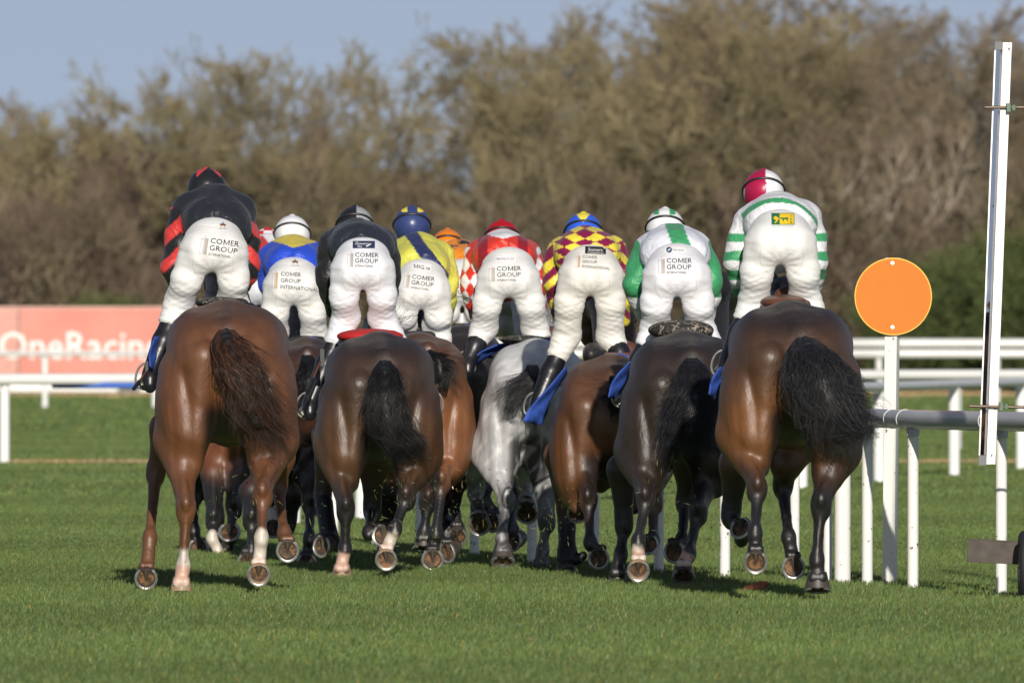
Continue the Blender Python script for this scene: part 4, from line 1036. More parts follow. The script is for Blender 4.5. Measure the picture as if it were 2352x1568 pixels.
xs = np.linspace(-400, 400, 41); ys = np.array([5, 40, 70, 100, 150, 200, 260, 330, 400, 430, 500, 700, 1200, 2500])
V = [(x, y, 0) for y in ys for x in xs]; nx_ = len(xs)
F = [(j * nx_ + i, j * nx_ + i + 1, (j + 1) * nx_ + i + 1, (j + 1) * nx_ + i) for j in range(len(ys) - 1) for i in range(nx_ - 1)]
tag(mesh_obj('ground', V, F, M['turf'], smooth=False), kind='structure')
def strip(y0, wd, x0, x1, seed):
    rng = np.random.RandomState(seed); n = 120; vs = []
    for i in range(n + 1):
        x = x0 + (x1 - x0) * i / n; a = wd * (.5 + .5 * math.sin(i * .7 + seed) * rng.rand()); yc = y0 + .4 * math.sin(i * .21)
        vs += [(x, yc - a, .006), (x, yc + wd * (.6 + .6 * rng.rand()), .006)]
    return vs, [(2 * i, 2 * i + 2, 2 * i + 3, 2 * i + 1) for i in range(n)]
v, f_ = strip(191.5, 1.0, -7, 8, 3); tag(mesh_obj('worn_ground', v, f_, M['worn'], smooth=False), kind='structure')
v, f_ = strip(392, 5, -30, 30, 5); tag(mesh_obj('worn_ground', v, f_, M['worn'], smooth=False), kind='structure')

# ------------------------------------------------------------------ grass blades, thick round the horses
def blades(name, y0, y1, dens, h, wd, seed, mat, xk=.05):
    rng = np.random.RandomState(seed)
    n = int(dens * (y1 - y0) * (y0 + y1) * .5 * 2 * xk)
    y = np.sqrt(rng.rand(n) * (y1 ** 2 - y0 ** 2) + y0 ** 2); x = (rng.rand(n) * 2 - 1) * y * xk
    if y0 > 140: tan = ((np.abs(y - 191.4) < 1.9) & (vnoise(np.stack([x, y, 0 * x], 1), 1.7, 8) < .45)) | (y > 389 + 8 * vnoise(np.stack([x, 0 * x, 0 * x], 1), 1.3, 8))
    else: tan = np.zeros(n, bool)
    pn = vnoise(np.stack([x, y * .5, 0 * x], 1), 1.1, 1) + .6 * vnoise(np.stack([x, y * .6, 0 * x], 1), 5, 2)
    hh = h * (.5 + .8 * rng.rand(n)) * (1 + .15 * pn); a = rng.rand(n) * math.pi * 2; ww = wd * (.6 + .8 * rng.rand(n))
    lean = (rng.rand(n, 2) - .5) * 1.2 * hh[:, None] + np.array([.15, 0]) * hh[:, None]
    dx = np.cos(a) * ww * .5; dy = np.sin(a) * ww * .5
    V = np.zeros((n, 5, 3), np.float32)
    V[:, 0] = np.stack([x - dx, y - dy, 0 * x - .003], 1); V[:, 1] = np.stack([x + dx, y + dy, 0 * x - .003], 1)
    V[:, 2] = np.stack([x + dx * .8 + lean[:, 0] * .35, y + dy * .8 + lean[:, 1] * .35, hh * .6], 1)
    V[:, 3] = np.stack([x - dx * .8 + lean[:, 0] * .35, y - dy * .8 + lean[:, 1] * .35, hh * .6], 1)
    V[:, 4] = np.stack([x + lean[:, 0], y + lean[:, 1], hh], 1)
    base = np.arange(n)[:, None] * 5
    T = np.concatenate([base + np.array([0, 1, 2]), base + np.array([0, 2, 3]), base + np.array([3, 2, 4])])
    c = np.array([.096, .148, .043])[None] * (1 + .09 * np.tanh(3 * np.sin(y * .42)))[:, None] * (1 + .10 * pn)[:, None] * (.80 + .40 * rng.rand(n))[:, None]
    dry = rng.rand(n) < .025; c[dry] = np.array([.24, .22, .09]) * (.6 + .6 * rng.rand(dry.sum()))[:, None]
    c[tan] = np.array([.42, .31, .17]) * (.7 + .6 * rng.rand(tan.sum()))[:, None]
    yel = rng.rand(n) < .25; c[yel] *= np.array([1.45, 1.15, .9])
    return tag(mesh_obj(name, V.reshape(-1, 3), T, mat, smooth=False, col=np.repeat(c, 5, axis=0)), 'short green racecourse turf', 'grass', kind='stuff')
M['blade'] = attr_mat('grass_blade', rough=.55, spec=.35, var=.1, vscale=3)
blades('grass', 64, 90, 1100, .028, .005, 1, M['blade'])
blades('grass', 90, 112, 1200, .030, .0045, 2, M['blade'])
blades('grass', 112, 150, 850, .020, .007, 3, M['blade'])
blades('grass', 150, 250, 170, .020, .014, 4, M['blade'])
blades('grass', 250, 417, 16, .035, .05, 5, M['blade'])
for o in [q for q in scene.objects if q.name.startswith('grass')]: o['label'] = 'short green racecourse turf'

# ------------------------------------------------------------------ flying turf
rng = np.random.RandomState(11); V = []; F = []; C = []
def bit(c, ln, wd, col, a, b2):
    d = np.array([math.cos(a) * math.cos(b2), math.sin(a) * .5, math.sin(b2)]) * ln; s_ = np.array([-d[2], 0, d[0]]); s_ = s_ / (np.linalg.norm(s_) + 1e-9) * wd
    k0 = len(V); V.extend([c, c + d * .5 + s_, c + d + s_ * 1.2, c + d * .5 - s_ * .2]); F.append((k0, k0 + 1, k0 + 2, k0 + 3)); C.extend([col] * 4)
cl = [(920, 1130, 94.6, 30), (905, 1240, 94.8, 25), (1020, 1120, 98, 30), (960, 1230, 98, 30), (1250, 1200, 100, 35), (1180, 1250, 101, 30), (1100, 1160, 101, 25), (1440, 1200, 99, 35), (1540, 1150, 97, 35), (1600, 1230, 96, 25), (700, 1180, 97, 25), (560, 1120, 94, 35), (545, 1190, 94, 25), (1330, 1180, 100, 25), (1700, 1180, 93, 15)]
for cx_, cy_, d_, n_ in cl:
    for q in range(int(n_ * 1.6)):
        p_ = P(cx_ + rng.normal() * 45, cy_ + rng.normal() * 50, d_ + rng.normal() * .5)
        if p_[2] < .03: continue
        g = rng.rand()
        col = np.array([.09, .15, .03]) if g < .4 else (np.array([.28, .27, .10]) if g < .5 else np.array([.02, .015, .01]))
        if g > .5: bit(p_, rng.uniform(.004, .018), .007, col, rng.rand() * 6, rng.rand() * 6)
        else: bit(p_, rng.uniform(.015, .06), .0017, col, rng.rand() * 6, rng.rand() * 6)
tag(mesh_obj('flying_grass', V, F, M['blade'], smooth=False, col=np.array(C)), 'blades of grass and specks of soil thrown up by the hooves', 'grass', kind='stuff')

f = Field(.006); c = P(1735, 1362, 94.5); c[2] = .02
f.ell((0, 0, .012), (.055, .03, .022), .02); f.ell((.05, 0, .035), (.03, .02, .014), .02); f.ell((-.045, 0, .0), (.025, .02, .018), .02); f.ell((.02, 0, .03), (.02, .02, .014), .02)
v, fc = f.mesh(); o = tag(mesh_obj('fallen_leaf', v, fc, plain('leaf_brown', (.30, .10, .04), .7, var=.35, vscale=40, bmp=.5)), 'curled brown leaf lying on the grass below the right horse', 'leaf'); o.location = c

# ------------------------------------------------------------------ running rails
def post_mat():
    m, nt, b = nodes_of('white_post')
    n = tex(nt, 26, 5, (1, 1, .7)); n2_ = tex(nt, 3, 4)
    r = ramp(nt, n.outputs[0], [(.0, (.80, .79, .75)), (.66, (.78, .77, .73)), (.70, (.16, .13, .08)), (.74, (.05, .045, .03))])
    nt.links.new(r.outputs[0], b.inputs['Base Color']); b.inputs['Roughness'].default_value = .35
    return m
M['post'] = post_mat(); M['rail_grey'] = plain('grey_rail', (.52, .53, .55), .35, var=.08, vscale=2)
M['rail_white'] = plain('white_rail', (.80, .80, .78), .4, var=.04, vscale=2)
M['rail_blue'] = plain('blue_rail', (.015, .10, .46), .45, var=.06)
near = [(2300, 1365, .030), (2097, 1352, .030), (1992, 1342, .030), (1901, 1338, .024), (1825, 1333, .028), (1665, 1326, .030), (1513, 1314, .030), (1365, 1306, .030), (1222, 1294, .030), (1090, 1276, .029), (964, 1262, .028), (863, 1252, .027), (768, 1243, .027), (660, 1236, .026)]
rail = empty('running_rail', tuple(P(2300, 1365, ground_d(1365))))
tag(rail, 'near grey plastic running rail on white posts curving behind the horses', 'rail', 'running rails')
ro = np.array(rail.location); top = .955; pts = []
for i, (px, py, r_) in enumerate(near):
    d = ground_d(py); q = P(px, py, d); q[2] = 0; q -= ro
    mb = MB(); mb.tube([q + np.array([0, 0, -.05]), q + np.array([0, 0, .5]), q + np.array([0, 0, top - .05])], r_ * 1.05, 20)
    pk = mb.build('post', M['post'], rail, smooth=True)
    cp = q + np.array([0, -.02, top - .02])
    pts.append(q + np.array([0, -.06, top]))
    mb = MB(); mb.tube([cp + np.array([0, 0, -.07]), cp + np.array([0, 0, -.02])], r_ * 1.25, 20); mb.build('bracket', M['rail_grey'], pk, smooth=True)
pts = [pts[0] + (pts[0] - pts[1]) * 1.6] + pts + [pts[-1] * 2 - pts[-2]]
def spline(pts, n=8):
    out = []
    for i in range(len(pts) - 1):
        p0 = pts[max(i - 1, 0)]; p1 = pts[i]; p2 = pts[i + 1]; p3 = pts[min(i + 2, len(pts) - 1)]
        for k in range(n):
            t = k / n; out.append(.5 * ((2 * p1) + (-p0 + p2) * t + (2 * p0 - 5 * p1 + 4 * p2 - p3) * t * t + (-p0 + 3 * p1 - 3 * p2 + p3) * t ** 3))
    return out + [pts[-1]]
sp = spline(pts)
mb = MB(); mb.tube(sp, .054, 24); mb.build('rail', M['rail_grey'], rail, smooth=True)
for px in (2275, 2083, 2048):                       # bright joint rings round the tube
    j = min(range(len(sp)), key=lambda k: abs((sp[k] + ro)[0] / (sp[k] + ro)[1] * FPX + 1176 - px))
    t = sp[j + 1] - sp[j - 1]; t /= np.linalg.norm(t)
    mb = MB(); mb.tube([sp[j] - t * .006, sp[j] + t * .006], .0565, 24); mb.build('joint_ring', M['rail_white'], rail, smooth=True)
# thick sleeve post standing beside the near rail
q = P(1935, 1340, ground_d(1340)); q[2] = 0
tp = empty('post', tuple(q)); tag(tp, 'thick white plastic post with a joint ring, right of the last horse', 'post')
mb = MB(); mb.tube([(0, 0, -.05), (0, 0, .5), (0, 0, .69)], .047, 24); mb.build('sleeve', M['post'], tp, smooth=True)
mb = MB(); mb.tube([(0, 0, .692), (0, 0, .70), (0, 0, .90)], [.047, .0445, .0445], 24); mb.build('upper_tube', M['post'], tp, smooth=True)

def far_rail(label, posts, h, r_, mat, x_ext, rails=(0,), skip=(), name='running_rail'):
    """posts: photo position of each post foot"""
    d0 = ground_d(posts[0][1]); o0 = P(posts[0][0], posts[0][1], d0); o0[2] = 0
    root = empty(name, tuple(o0)); tag(root, label, 'rail', 'running rails')
    L = []
    for px, py in posts:
        q = P(px, py, ground_d(py)); q[2] = 0; q -= o0; L.append(q)
        mb = MB(); mb.tube([q + np.array([0, .03, -.05]), q + np.array([0, .03, h - .02])], .058, 14); mb.build('post', M['rail_white'], root, smooth=True)
    a = L[0] + (L[0] - L[1]) / np.linalg.norm(L[0] - L[1]) * x_ext[0]; b_ = L[-1] + (L[-1] - L[-2]) / np.linalg.norm(L[-1] - L[-2]) * x_ext[1]
    line = spline([a] + L + [b_], 4)
    for dz in rails:
        mb = MB(); mb.tube([p + np.array([0, -.06, h + dz]) for p in line], r_, 16); mb.build('rail', M[mat], root, smooth=True)
    return root, o0
# left rail, 190 m away, with the blue stretch
root, o0 = far_rail('white rail on the left that turns blue underneath near the first horse', [(10, 1062), (430, 1060), (850, 1056)], .93, .062, 'rail_white', (3, 1.0))
p0 = P(119, 885, 190.6) - o0; p1 = P(800, 885, 190.6) - o0
mb = MB(); mb.tube([p0 + np.array([0, -.03, .0]), p1 + np.array([0, -.03, .0])], .034, 12); mb.build('blue_strip', M['rail_blue'], root, smooth=True)
far_rail('faint white rail in front of the pink banner on the left', [(-150, 938), (103, 937), (356, 936), (609, 935)], 1.05, .05, 'rail_white', (4, 3))
far_rail('white rail curving away behind the tall mirror at the right', [(673, 1203), (832, 1192), (1040, 1178), (1245, 1165), (1445, 1152), (1647, 1138), (1841, 1121), (2020, 1106), (2192, 1091), (2346, 1077), (2500, 1064)], .92, .050, 'rail_white', (1, 3))
far_rail('second white rail at the right, one row behind the curving rail', [(1842, 1034), (2020, 1033), (2198, 1032), (2376, 1031)], .93, .058, 'rail_white', (3, 3))
far_rail('farthest white double rail before the green bushes at the right', [(1200, 938), (1480, 938), (1760, 937), (2019, 936), (2290, 936), (2560, 936)], 1.045, .078, 'rail_white', (2, 3), rails=(0, .205))

# ------------------------------------------------------------------ distance marker with an orange disc
d = ground_d(1340); q = P(2043, 1338, d); q[2] = 0
mk = empty('distance_marker', tuple(q), 0); tag(mk, 'white square post carrying a plain orange disc', 'marker post')
H_ = EYE - (592 - 765) / FPX * d
tilt = (P(2030 + 21, 592, d) - P(2043, 1338, d))
rot = Matrix.Rotation(R(-9), 3, 'Z')
mb = MB(); a = np.array([0, 0, -.1]); t_ = np.array([(2051 - 2043) / FPX * d, 0, H_])
def prism(mb, a, b, hx, hy, rot):
    cs = [np.array(rot @ Vector((x * hx, y * hy, 0))) for x, y in ((-1, -1), (1, -1), (1, 1), (-1, 1))]
    mb.add([a + c for c in cs] + [b + c for c in cs], [(0, 1, 5, 4), (1, 2, 6, 5), (2, 3, 7, 6), (3, 0, 4, 7), (3, 2, 1, 0), (4, 5, 6, 7)])
prism(mb, a, t_, .036, .036, Matrix.Rotation(R(-16), 3, 'Z')); mb.build('post', M['post'], mk, bevel=.003)
dc = P(2051, 681, d) - q; rr = 87.5 / FPX * d
mb = MB(); mb.disc((dc[0], -.062, dc[2]), rr, .006); M['orange'] = plain('orange_disc', (.62, .185, .018), .6, var=.03, vscale=3, spec=.25); mb.build('disc', M['orange'], mk, smooth=False)
mb = MB(); mb.tube([dc + np.array([math.cos(a_) * rr, -.062 - dc[1], math.sin(a_) * rr]) for a_ in np.linspace(0, 2 * math.pi, 65)[:-1]], .0045, 6, closed=True); mb.build('rim', plain('rim_yellow', (.85, .5, .06), .5), mk, smooth=True)
for dz in (77, -70):
    mb = MB(); mb.disc((dc[0] - .004, -.068, dc[2] + dz / FPX * d), .011, .004, 12); mb.build('screw', M['steel'], mk)

# ------------------------------------------------------------------ photo finish mirror on its stand
d = 92.6; qb = P(2272, 1066, d); qt = P(2304, 98, d)
mr = empty('finish_mirror', (P(2360, 1000, d)[0] + .48, d, 0)); tag(mr, 'tall white framed mirror strip leaning slightly on clamp rods', 'mirror')
o0 = np.array(mr.location); M['alu'] = plain('white_aluminium', (.74, .74, .73), .35, metal=.15, var=.06, vscale=12)
M['mirror'] = plain('mirror_glass', (.9, .9, .92), .03, metal=1.0, var=.01)
k = d / FPX
def prof(mb, x0, x1, y0, y1, z0=0, z1=0, skew=0.0):
    """bar running the height of the frame; x in photo px from its left edge at the foot"""
    A_ = P(2247, 1066 - z0, d) - o0; B_ = P(2285 , 98 + z1, d) - o0
    cs = [(x0 * k, y0 + skew), (x1 * k, y0), (x1 * k, y1), (x0 * k, y1 + skew)]
    mb.add([A_ + np.array([x, y, 0]) for x, y in cs] + [B_ + np.array([x, y, 0]) for x, y in cs], [(0, 1, 5, 4), (1, 2, 6, 5), (2, 3, 7, 6), (3, 0, 4, 7), (3, 2, 1, 0), (4, 5, 6, 7)])
mb = MB(); prof(mb, 18, 31, -.03, .05); prof(mb, 31.2, 39, -.022, .05); mb.build('channel', M['alu'], mr, bevel=.002)
mb = MB(); prof(mb, 4, 17.5, .0, .012, 12, 14, skew=.055); gl = mb.build('glass', M['mirror'], mr)
mb = MB(); prof(mb, 0, 3.2, -.012, .03); mb.build('edge_strip', M['alu'], mr)
M['cap_grey'] = plain('grey_cap', (.13, .13, .14), .5); mb = MB(); A_ = P(2247, 1066, d) - o0; prism(mb, A_ + np.array([.0225, .01, -.004]), A_ + np.array([.0235, .01, .05]), .022, .03, Matrix.Identity(3)); mb.build('end_cap', M['cap_grey'], mr); mb = MB(); B_ = P(2285, 98, d) - o0; prism(mb, B_ + np.array([.021, .01, -.04]), B_ + np.array([.022, .01, .004]), .022, .03, Matrix.Identity(3)); mb.build('end_cap', M['cap_grey'], mr)
for i, (fx, py) in enumerate([(.9, 112), (.3, 145), (.25, 238), (.3, 262), (.3, 365), (.3, 478), (.4, 548), (.3, 556), (.3, 600), (.3, 850), (.4, 900), (.3, 1000), (.6, 1045), (.25, 1035)]):
    t = (1066 - py) / (1066 - 98); x = 2247 + 38 * t + 21 + fx * 14; c = P(x, py, d) - o0
    mb = MB(); mb.disc((c[0], -.034, c[2]), .005, .008, 8); mb.build('bolt', M['saddle_brown'] if i in (0, 12) else M['steel'], mr)
M['rod'] = plain('rusty_rod', (.16, .12, .09), .45, metal=.6, var=.3, vscale=40)
mast = 0.0
for py0, py1 in ((247, 247), (932, 940)):
    a = P(2226 if py0 > 900 else 2262, py0, d) - o0 + np.array([0, -.05, 0]); b_ = np.array([.0, -.05, P(2360, py1, d)[2]]); 
    mb = MB(); mb.tube([a, b_], .0085, 10); mb.build('clamp_rod', M['rod'], mr, smooth=True)
    c = P(2316 if py0 < 900 else 2299, py0 + 1, d) - o0 + np.array([0, -.05, 0])
    mb = MB(); mb.box(c, (.012, .022, .024)); mb.box(c + np.array([.028, 0, 0]), (.010, .016, .016)); mb.build('clamp', plain('green_clamp', (.08, .12, .08), .5, metal=.4, var=.3), mr, bevel=.002)
mb = MB(); mb.tube([(0, -.05, .1), (0, -.05, 3.1)], .03, 16); mb.build('mast', M['alu'], mr, smooth=True)
bz = EYE - (1271 - 765) / FPX * d
a = P(2222, 1271, d) - o0; b_ = np.array([-.1, 0, bz])
mb = MB(); mid_ = (a + b_) / 2; mb.box((mid_[0], .02, (a[2] + b_[2]) / 2), (abs(b_[0] - a[0]) / 2, .004, .063), Matrix.Rotation(R(3.0), 3, 'Y')); mb.box((mid_[0], .045, (a[2] + b_[2]) / 2 + .06), (abs(b_[0] - a[0]) / 2, .03, .004), Matrix.Rotation(R(3.0), 3, 'Y'))
mb.build('base_beam', plain('brown_beam', (.06, .046, .035), .65, var=.3, vscale=14, bmp=.4), mr, bevel=.002)
wc = P(2352, 1262, d - .25) - o0; wr = 79 / FPX * d
wh = []
for i, xo in enumerate((.012, )):
    mb = MB(); cx0 = wc[0] + .0
    mb.tube([np.array([cx0, wc[1] + math.cos(a_) * (wr - .03), wr + math.sin(a_) * (wr - .03)]) for a_ in np.linspace(0, 2 * math.pi, 41)[:-1]], .030, 12, closed=True)
    w_ = mb.build('wheel', plain('tyre', (.015, .015, .017), .7), mr, smooth=True)
    mb = MB(); mb.tube([np.array([cx0 - .015, wc[1] + math.cos(a_) * (wr - .062), wr + math.sin(a_) * (wr - .062)]) for a_ in np.linspace(0, 2 * math.pi, 41)[:-1]], .010, 8, closed=True)
    mb.tube([(cx0 - .03, wc[1], wr), (cx0 + .05, wc[1], wr)], .02, 12)
    for s_ in range(8):
        a_ = s_ * math.pi / 4; mb.tube([(cx0, wc[1], wr), (cx0, wc[1] + math.cos(a_) * (wr - .06), wr + math.sin(a_) * (wr - .06))], .004, 6)
    mb.build('rim', M['steel'], w_, smooth=True)
mb = MB(); mb.tube([(wc[0], wc[1], wr), (wc[0] + .25, .0, bz)], .012, 8); mb.tube([(-.12, -.05, .12), (0, -.05, .12)], .02, 8); mb.tube([(wc[0] + .02, wc[1], wr), (wc[0] + .02, wc[1], .62)], .009, 8); mb.build('strut', M['rod'], mr, smooth=True)
mb = MB(); sx0, sz0 = P(2350, 1110, d - .25)[0] - o0[0], 0
mb.tube([(wc[0] + .012 + .012 * math.cos(t * .9), wc[1] + .012 * math.sin(t * .9), .34 + t * .0011) for t in range(0, 220)], .003, 5); mb.build('spring', plain('spring_orange', (.4, .1, .04), .5), mr, smooth=True)

# ------------------------------------------------------------------ banner
d = 404.0; bn = empty('banner', tuple(P(180, 905, d) * np.array([1, 1, 0]))); tag(bn, 'long pink and white advertising banner with white letters', 'banner')
o0 = np.array(bn.location)
m, nt, b = nodes_of('banner_print')
r = ramp(nt, tex(nt, .8, 3).outputs[0], [(.35, (.60, .21, .16)), (.65, (.62, .26, .20))])
nt.links.new(r.outputs[0], b.inputs['Base Color']); b.inputs['Roughness'].default_value = .6; bump(nt, b, [(tex(nt, 1.5, 3).outputs[0], .3, .1)])
z0 = EYE - (878 - 765) / FPX * d; z1 = EYE - (708 - 765) / FPX * d
x0 = P(-120, 800, d)[0] - o0[0]; x1 = P(560, 800, d)[0] - o0[0]; xm = P(44, 800, d)[0] - o0[0]
mb = MB(); mb.box(((xm + x1) / 2, 0, (z0 + z1) / 2), ((x1 - xm) / 2, .015, (z1 - z0) / 2)); mb.build('sheet', m, bn)
mb = MB(); mb.box(((x0 + xm) / 2 - .02, 0, (z0 + z1) / 2), ((xm - x0) / 2 - .01, .015, (z1 - z0) / 2)); mb.build('side_sheet', plain('banner_pale', (.60, .30, .24), .6), bn)
mb = MB(); mb.box(((x0 + x1) / 2, -.01, z0 - .11), ((x1 - x0) / 2, .03, .10)); mb.build('lower_board', M['rail_white'], bn)
mb = MB(); mb.box(((x0 + x1) / 2, 0, z1 + .02), ((x1 - x0) / 2, .03, .018)); mb.build('top_rail', plain('banner_rail', (.7, .45, .38), .5), bn)
for px in (47, 300, 500):
    x = P(px, 800, d)[0] - o0[0]; mb = MB(); mb.box((x, .09, z1 / 2), (.07, .05, z1 / 2)); mb.box((x - .04, .0, .2), (.26, .05, .2)) if px == 300 else None; mb.build('support', plain('support_grey', (.16, .15, .14), .7), bn)
Vt, Ft = text_mesh('OneRacing', 372 / FPX * d, 84 / FPX * d)
xt = P(-2, 800, d)[0] - o0[0]; zt = EYE - (845 - 765) / FPX * d; off = Vt[:, 1].min()
mesh_obj('lettering', [(xt + x, -.022, zt + y - 0.0) for x, y in Vt], Ft, plain('letter_white', (.85, .82, .8), .6), bn, smooth=False)

for key, txt, x, y, w_, h_, r_ in (('8', '1', 1240, 925, 12, 24, -25), ('9', 've', 1405, 896, 14, 8, -5)):
    hh_ = HR[key]; pr = Print(dict(loc=lambda px, py, y, H=hh_: H['loc'](px, py, y)), hh_['fb'], off=.008)
    pr.text('ink_white', txt, x, y, w_, h_, r_); pr.done('lettering', hh_['flap'])
# ------------------------------------------------------------------ winter trees, bare twigs
def grow(seed, h, spread, stems=1, levels=5, kids=(13, 7, 7, 6, 5), up=.55, droop=0.0, crown0=.18, rad=.17, twist=.35):
    """returns limb segments as arrays (start, end, r0, r1, level)"""
    rng = np.random.RandomState(seed)
    A, B, R0, R1, LV = [], [], [], [], []
    def seg(a, b, r0, r1, lv): A.append(a); B.append(b); R0.append(r0); R1.append(r1); LV.append(np.full(len(a), lv))
    cur = []
    for s_ in range(stems):
        p = np.array([rng.normal() * .25 * (stems > 1), rng.normal() * .25 * (stems > 1), 0.0]); d = np.array([rng.normal() * .12 * (1 + stems * .3), rng.normal() * .12, 1.0])
        for q in range(6):
            d = d / np.linalg.norm(d); n_ = p + d * h * .93 / 6; r0 = rad * (1 - q / 6.3) / math.sqrt(stems)
            seg(p[None], n_[None], np.array([r0]), np.array([rad * (1 - (q + 1) / 6.3) / math.sqrt(stems)]), 0); cur.append((p, n_, r0))
            p = n_; d = d + rng.normal(0, .13, 3)
    tr = cur; n = kids[0] * stems
    ts = crown0 + (1 - crown0) * rng.rand(n) ** .85
    idx = (np.clip(ts, 0, .999) * 6).astype(int) + 6 * rng.randint(0, stems, n)
    fr = ts * 6 - (np.clip(ts, 0, .999) * 6).astype(int)
    a = np.array([tr[i][0] + (tr[i][1] - tr[i][0]) * f_ for i, f_ in zip(idx, fr)])
    az = rng.rand(n) * 2 * math.pi; tilt = up * (.7 + .6 * rng.rand(n))
    d = np.stack([np.cos(az), np.sin(az), tilt], 1); d /= np.linalg.norm(d, axis=1, keepdims=True)
    L = spread * (.55 + .5 * rng.rand(n)) * np.sqrt(np.clip(1.0 - (((ts - crown0) / (1 - crown0) - .42) / .66) ** 2, .15, 1))
    r0 = rad * .42 * (1 - ts * .7)
    for lv in range(1, levels):
        # each limb is two or three bent pieces
        m = a.copy(); dd = d.copy(); r = r0.copy(); pieces = 3 if lv < 3 else 2
        pts = [m]
        for q in range(pieces):
            e = m + dd * (L / pieces)[:, None]
            r1 = r0 * (1 - (q + 1) / (pieces + .8)); seg(m, e, r, r1, lv); pts.append(e)
            m = e; r = r1; dd = dd + rng.normal(0, twist * .5, dd.shape) + np.array([0, 0, .10 - droop]); dd /= np.linalg.norm(dd, axis=1, keepdims=True)
        if lv == levels - 1: break
        kn = kids[lv]; N_ = len(a)
        t = .2 + .8 * rng.rand(N_, kn); pi = np.minimum((t * pieces).astype(int), pieces - 1); f_ = t * pieces - pi
        Pm = np.stack(pts, 1)
        aa = np.take_along_axis(Pm, pi[:, :, None].repeat(3, 2), 1) * (1 - f_)[..., None] + np.take_along_axis(Pm, (pi + 1)[:, :, None].repeat(3, 2), 1) * f_[..., None]
        nd = d[:, None, :] + rng.normal(0, .62, (N_, kn, 3)) + np.array([0, 0, .16 - droop]); nd /= np.linalg.norm(nd, axis=2, keepdims=True)
        L = (L[:, None] * (.30 + .30 * rng.rand(N_, kn)) * (1.15 - t * .5)).ravel(); r0 = np.maximum((r0[:, None] * .45 * np.ones((1, kn))).ravel(), .010)
        a = aa.reshape(-1, 3); d = nd.reshape(-1, 3)
    return np.concatenate(A), np.concatenate(B), np.concatenate(R0), np.concatenate(R1), np.concatenate(LV)
def limbs_mesh(A, B, R0, R1, n=3):
    t = B - A; t /= np.linalg.norm(t, axis=1, keepdims=True) + 1e-9
    up = np.where(np.abs(t[:, 2:3]) > .9, np.array([[1.0, 0, 0]]), np.array([[0, 0, 1.0]]))
    a = np.cross(t, up); a /= np.linalg.norm(a, axis=1, keepdims=True) + 1e-9; b = np.cross(a, t)
    vs = []
    for P_, R_ in ((A, R0), (B + t * .01, R1)):
        for k_ in range(n):
            w = 2 * math.pi * k_ / n; vs.append(P_ + R_[:, None] * (math.cos(w) * a + math.sin(w) * b))
    V = np.stack(vs, 1).reshape(-1, 3); base = np.arange(len(A))[:, None] * 2 * n
    F = np.concatenate([base + np.array([k_, (k_ + 1) % n, n + (k_ + 1) % n, n + k_]) for k_ in range(n)])
    return V, F
def leaf_faces(c, size, rng):
    n = len(c); u = rng.normal(size=(n, 3)); u /= np.linalg.norm(u, axis=1, keepdims=True); w = rng.normal(size=(n, 3)); w -= (w * u).sum(1, keepdims=True) * u; w /= np.linalg.norm(w, axis=1, keepdims=True)
    s_ = size * (.6 + .8 * rng.rand(n))[:, None]
    V = np.stack([c - u * s_, c + w * s_ * .55, c + u * s_, c - w * s_ * .55], 1).reshape(-1, 3)
    return V, np.arange(n * 4).reshape(-1, 4)
M['bark'] = attr_mat('bark', rough=.9, spec=.15, var=.25, vscale=3)
M['twig'] = attr_mat('twigs', rough=.9, spec=.15, var=.34, vscale=.6)
M['leafm'] = attr_mat('leaves', rough=.7, spec=.25, var=.3, vscale=1.5)
TP = {}
def tree_type(key, seed, h, spread, bark, twig, tipc=None, leaf=None, nleaf=0, leafsize=.07, leafzone=(0, 1), **kw):
    A, B, R0, R1, LV = grow(seed, h, spread, **kw)
    rng = np.random.RandomState(seed + 99)
    m = LV <= 1
    V, F = limbs_mesh(A[m], B[m], R0[m], R1[m], 6)
    c = np.tile(np.array(bark), (len(V), 1)) * (.75 + .5 * rng.rand(len(V) // 12).repeat(12))[:, None]
    tr = mesh_obj('trunk', V, F, M['bark'], None, col=c)
    V, F = limbs_mesh(A[~m], B[~m], R0[~m], R1[~m], 3); lv = LV[~m].repeat(6)
    nz = vnoise(V, .8, seed)
    twig = np.array(twig) * 2.1; tipc = None if tipc is None else np.array(tipc) * 1.9; bark = np.array(bark) * 1.4
    c = np.array(twig)[None] * (1 + .22 * nz)[:, None] * (.7 + .6 * rng.rand(len(V) // 6).repeat(6))[:, None]
    if tipc is not None: k_ = (lv >= 4)[:, None] * .8; c = c * (1 - k_) + np.array(tipc)[None] * (1 + .25 * nz)[:, None] * k_
    cr = [(V, F, c)]
    mats = [M['twig']]
    if nleaf:
        pts = B[(LV >= 2)]; z = pts[:, 2] / h; pts = pts[(z > leafzone[0]) & (z < leafzone[1])]
        q = pts[rng.randint(0, len(pts), nleaf)] + rng.normal(0, .16, (nleaf, 3)); V2, F2 = leaf_faces(q, leafsize, rng)
        c2 = np.array(leaf)[None] * (.6 + .8 * rng.rand(nleaf).repeat(4))[:, None] * (1 + .2 * vnoise(V2, 1.1, seed))[:, None]
        F2 = F2 + len(V); V = np.concatenate([V, V2]); F = np.concatenate([F, F2]); c = np.concatenate([c, c2])
    co = mesh_obj('crown', V, F, M['twig'], None, smooth=False, col=c)
    TP[key] = (tr.data, co.data, float(np.percentile(V[:, 2], 99.7))); bpy.data.objects.remove(tr); bpy.data.objects.remove(co)
OL = (.135, .115, .052); BR = (.105, .082, .055); PU = (.085, .055, .05); GY = (.13, .115, .09)
tree_type('olive', 1, 9.2, 3.6, (.22, .19, .11), (.125, .105, .062), (.165, .138, .074), kids=(20, 8, 7, 6, 4), levels=5)
